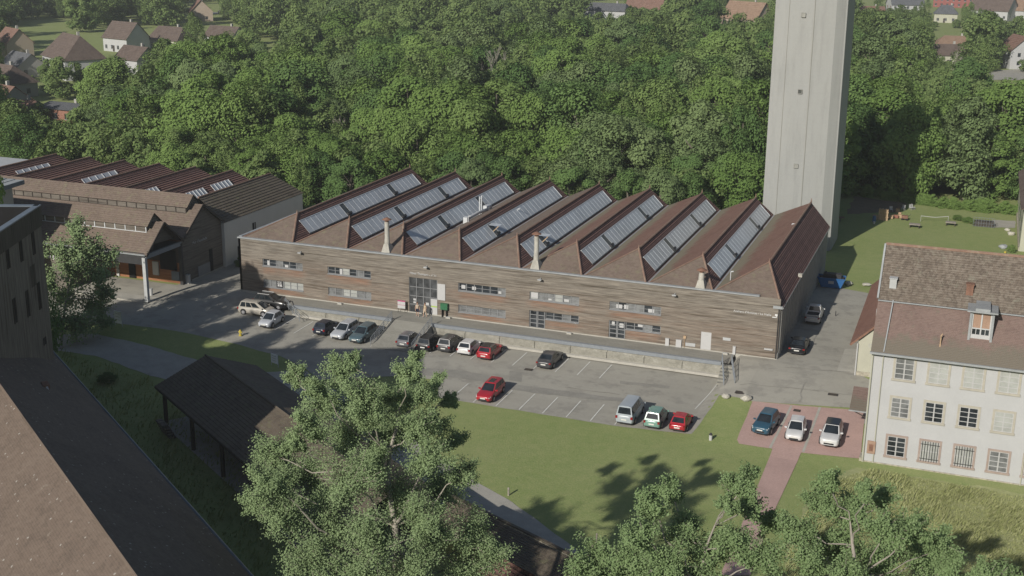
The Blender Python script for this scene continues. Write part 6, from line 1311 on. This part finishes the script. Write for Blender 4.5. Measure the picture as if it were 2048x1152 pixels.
# ------------------------------------------------------------------ near trees: limbs to every leaf clump
def near_tree(name, label, base, stem, blobs, leafmat_, barkmat, leaf, per, seed, trunk_r, twig=.03, cat='tree'):
    """stem: list of world points; blobs: (centre, radius)"""
    r = random.Random(seed); rn = np.random.default_rng(seed); t = thing(name, label, cat, base); b = MB(); o0 = Vector(base)
    st = [Vector(p)-o0 for p in stem]; L = len(st); b.tube(st, [trunk_r*(1-.82*i/(L-1)) for i in range(L)], 9)
    PL, NL = [], []
    for (c, rb) in blobs:
        c = Vector(c)-o0
        k = min(range(L), key=lambda i: (st[i]-(c-Vector((0, 0, (c-st[i]).length*.55)))).length); s0 = st[k]
        pts = [s0]; n = 5
        for i in range(1, n+1):
            q = s0.lerp(c, i/n); q += Vector((r.uniform(-1, 1), r.uniform(-1, 1), r.uniform(-.6, .6)))*.06*(c-s0).length; q.z -= sin(pi*i/n)*.05*(c-s0).length; pts.append(q)
        r0 = max(.035, trunk_r*(1-.82*k/(L-1))*.55); b.tube(pts, [max(twig, r0*(1-.85*i/n)) for i in range(n+1)], 6, cap=False)
        ntw = int(10+rb*7)
        for q in range(ntw):
            d = Vector((r.gauss(0, 1), r.gauss(0, 1), r.gauss(.25, .9))).normalized(); e = c+d*rb*r.uniform(.55, 1.08); s1 = pts[-1].lerp(pts[-2], r.random()*.9)
            mid = s1.lerp(e, .5)+Vector((r.uniform(-1, 1), r.uniform(-1, 1), r.uniform(-.3, .8)))*.12*rb; b.tube([s1, mid, e], [twig*.8, twig*.55, twig*.25], 4, cap=False)
            m = int(per*r.uniform(.6, 1.35)); tt = rn.uniform(.12, 1.06, m); A = np.array(s1); M_ = np.array(mid); E_ = np.array(e)
            P = ((1-tt)**2)[:, None]*A+(2*tt*(1-tt))[:, None]*M_+(tt**2)[:, None]*E_; P = P+rn.normal(size=(m, 3))*rb*.13; PL.append(P); NL.append(rn.normal(size=(m, 3))*.55+np.array([-.1, -.4, .8])+np.array(d)*.5)
    b.build('limbs', MT[barkmat], t, world=False, smooth=True)
    P = np.concatenate(PL); N = np.concatenate(NL); link('leaves', quads_mesh('leaves', leaf_quads(P, N, np.full(len(P), leaf), rn, 1.25), MT[leafmat_]), t)
    print(label[:30], 'leaves', len(P)); return t
def blobs_px(L, d0, jit, seed, scale=1.0):
    rr = random.Random(seed); out = []
    for (px, py, rp) in L: d = d0+rr.uniform(-jit, jit); out.append((atd(px, py, d), rp*d/FPX*scale))
    return out
B1 = [(740, 830, 46), (695, 825, 40), (760, 850, 52), (835, 855, 50), (780, 800, 34), (675, 735, 42), (640, 800, 52), (592, 748, 30), (715, 790, 52), (815, 742, 38), (800, 800, 52), (850, 790, 40), (870, 850, 45), (605, 850, 46), (690, 865, 70), (780, 875, 75), (860, 915, 62), (545, 905, 50), (600, 950, 72), (520, 960, 46), (700, 955, 80), (800, 990, 80), (890, 980, 70), (925, 950, 40),
      (560, 1020, 72), (650, 1055, 82), (760, 1080, 85), (870, 1075, 82), (950, 1060, 60), (985, 1110, 55), (615, 1130, 75), (700, 1150, 75), (820, 1155, 75), (930, 1145, 65), (505, 1000, 34), (580, 880, 30), (700, 720, 24), (830, 715, 22), (880, 760, 22), (620, 770, 26), (910, 880, 30), (660, 1000, 60), (840, 1030, 60), (740, 920, 50), (900, 800, 20), (560, 960, 40)]
st1 = [at(800, 1300, -2)*np.array([1, 1, 1])]
base1 = np.array([58.2, -74.0, -2.0]); stem1 = [base1, atd(800, 1150, 74), atd(790, 1050, 74), atd(775, 960, 74), atd(780, 900, 74), atd(795, 850, 74), atd(790, 790, 74)]
near_tree('big_aspen_tree', 'big pale barked broadleaf tree in front of the open shed, bottom centre', tuple(base1), stem1, blobs_px(B1, 74, 4.4, 1, .9), 'leaf_birch', 'bark_pale', .08, 300, 21, .26, .032)
B2 = [(1190, 1115, 52), (1150, 1145, 42), (1275, 1065, 46), (1300, 1005, 40), (1340, 980, 34), (1270, 1120, 52), (1370, 1050, 48), (1340, 1130, 60), (1420, 1105, 50), (1480, 970, 38), (1500, 1012, 38), (1455, 1010, 26), (1470, 1085, 52), (1530, 1115, 52), (1500, 948, 20), (1545, 1045, 34), (1240, 1150, 40), (1400, 1150, 60)]
B3 = [(1655, 960, 30), (1640, 1010, 42), (1590, 1060, 44), (1700, 1020, 48), (1768, 1000, 34), (1725, 982, 22), (1780, 1060, 52), (1680, 1090, 62), (1610, 1125, 50), (1830, 1060, 42), (1845, 1112, 52), (1885, 1090, 38), (1760, 1130, 60), (1900, 1130, 34), (1965, 1148, 34), (1690, 1150, 55), (2000, 1165, 40)]
bA = np.array([72.5, -66.5, -2.0]); bB = np.array([80.5, -66.0, -2.0])
near_tree('walnut_tree', 'leafy tree with twisted grey limbs at the bottom, left of the pink path', tuple(bA), [bA, atd(1400, 1260, 72), atd(1400, 1170, 72), atd(1410, 1100, 72), atd(1430, 1050, 72)], blobs_px(B2, 72, 3.6, 2, .98), 'leaf_oak', 'bark_grey', .10, 235, 22, .24, .035)
near_tree('walnut_tree', 'leafy tree with twisted grey limbs at the bottom, in front of the white house meadow', tuple(bB), [bB, atd(1720, 1250, 73), atd(1715, 1160, 73), atd(1705, 1090, 73), atd(1700, 1040, 73)], blobs_px(B3, 73, 3.6, 3, .98), 'leaf_oak', 'bark_grey', .10, 235, 23, .24, .035)
B4 = [(150, 462, 34), (112, 500, 34), (190, 500, 38), (140, 540, 46), (200, 548, 38), (222, 512, 22), (130, 600, 52), (188, 610, 44), (98, 565, 34), (160, 648, 44), (208, 640, 26), (112, 640, 34), (160, 500, 40), (215, 585, 26)]
q4 = gp(122, 698); near_tree('field_maple', 'loose leafy tree beside the timber clad block, half in shade', tuple(q4), [q4, atd(124, 660, 150), atd(132, 600, 150), atd(145, 540, 150), atd(152, 480, 150)], blobs_px(B4, 150, 2.2, 4, .95), 'leaf_birch', 'bark_grey', .20, 60, 24, .2, .05)
# trees that stand beside the timber block, their tops hidden by it, and throw the dappled shade on the yard
def filler(x, y, h, r_, kd, v, label):
    t = thing('yard_tree', label, 'tree', (x, y, g(x, y)), v*1.7, 'yard trees behind the timber clad block'); t.scale = (r_, r_, h/2.4); link('crown', CR_[kd, v], t); o = link('trunk', TRUNK, t); o.scale = (1.3, 1.3, 2.4)
for k, (x, y, h, r_) in enumerate(((-2, -36, 16.5, 3.4), (-7.0, -35, 26.5, 4.5), (3, -42, 19.5, 3.2), (7.2, -47.5, 23, 3.0), (-13, -41, 22, 4.4), (-4.5, -49, 27, 3.8), (-18, -39, 20, 4.4), (1.5, -48.5, 24.5, 3.2), (-9, -34, 19, 3.6))):
    filler(x, y, h, r_, 'mid' if k % 2 else 'dark', k % 4, 'yard tree standing behind the timber clad block')
# shrubs
def shrub(x, y, r_, h, kd, v, label, name='shrub', grp=None):
    t = thing(name, label, 'shrub', (x, y, g(x, y)), v, grp); t.scale = (r_, r_, h/2.0); link('foliage', CR_[kd, v % 4], t); o = link('stem', TRUNK, t); o.scale = (.4, .4, .5)
for k, y in enumerate((10.5, 13, 16)): shrub(-6.6+.2*k, y, 1.0, 1.3, 'dark', k, ['dark shrub in the gap by the pale wall, nearest the camera', 'dark shrub in the gap by the pale wall, the middle one', 'dark shrub in the gap by the pale wall, the farthest one'][k], grp='shrubs in the gap by the pale wall')
q = gp(215, 765); shrub(q.x, q.y, 1.1, 1.0, 'dark', 2, 'dark round bush in the shaded grass below the path')
for k, (px, py) in enumerate(((1935, 445), (1950, 449), (1915, 440))): q = gp(px, py); shrub(q.x, q.y, 1.0, .8, 'bright' if k else 'mid', k, ['leafy plant in the bed left of the wire cage', 'leafy plant touching the wire cage', 'leafy plant at the left end of the plant bed'][k], 'bed_plant', 'plants in the bed on the far lawn')
q = gp(2022, 505); shrub(q.x, q.y, .7, 1.1, 'bright', 1, 'young bush at the wall of the right edge building')
q = gp(1080, 1125); shrub(q.x-.5, q.y-2.0, 1.0, 1.0, 'grey', 3, 'dry reddish bush growing over the lower tiled roof') 
# ------------------------------------------------------------------ grass blades
def blades(name, label, poly, n, h, mat, seed, lean=.5):
    rn = np.random.default_rng(seed); poly = np.array(poly); lo, hi = poly.min(0), poly.max(0); P = rn.uniform(lo, hi, (n, 2)); ins = np.zeros(n, bool); j = len(poly)-1
    for i in range(len(poly)):
        (xi, yi), (xj, yj) = poly[i], poly[j]; ins ^= ((yi > P[:, 1]) != (yj > P[:, 1])) & (P[:, 0] < (xj-xi)*(P[:, 1]-yi)/(yj-yi+1e-9)+xi); j = i
    P = P[ins]; m = len(P); z = np.array([g(x, y) for x, y in P])+.0; B_ = np.column_stack([P, z]); hh = h*rn.uniform(.45, 1.2, m)*(.6+.6*(np.sin(P[:, 0]*.9+1)*np.cos(P[:, 1]*.7) > -.2)); a = rn.uniform(0, 2*pi, m); w_ = .05*rn.uniform(.6, 1.4, m)*(h/.4)**.5
    s = np.column_stack([np.cos(a)*w_, np.sin(a)*w_, np.zeros(m)]); wind = np.sin(P[:, 0]*.5+P[:, 1]*.3)*.8
    T = np.column_stack([np.cos(wind)*lean*hh+rn.normal(size=m)*.2*hh, np.sin(wind)*lean*hh*.6+rn.normal(size=m)*.2*hh, hh]); V = np.stack([B_-s, B_+s, B_+T+s*.3, B_+T-s*.3], 1)
    tag(link(name, quads_mesh(name, V, MT[mat])), label, 'grass', kind='stuff')
blades('meadow_grass', 'tall pale meadow grass leaning in the wind before the white house', P2((1740, 940), (2070, 1000), (2070, 1170), (1560, 1170), (1590, 1060), (1650, 965)), 42000, .26, 'blade', 31)
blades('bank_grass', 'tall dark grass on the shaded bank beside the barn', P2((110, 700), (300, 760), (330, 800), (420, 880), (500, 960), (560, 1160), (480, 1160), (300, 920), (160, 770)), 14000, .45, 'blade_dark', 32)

# ------------------------------------------------------------------ air: far things fade a little
b = MB(); b.box(-700, 560, -330, 900, -4, 62); hz = b.build('haze', MT['dark']); hz.data.materials.clear()
hm = bpy.data.materials.new('haze_air'); hm.use_nodes = True; ht = hm.node_tree; ht.nodes.remove(ht.nodes['Principled BSDF']); pv = ht.nodes.new('ShaderNodeVolumePrincipled')
pv.inputs['Color'].default_value = (.90, .92, .91, 1); pv.inputs['Density'].default_value = .00026; pv.inputs['Anisotropy'].default_value = .2
ht.links.new(pv.outputs[0], ht.nodes['Material Output'].inputs['Volume']); hz.data.materials.append(hm); tag(hz, 'thin summer haze in the air', 'haze', kind='stuff')
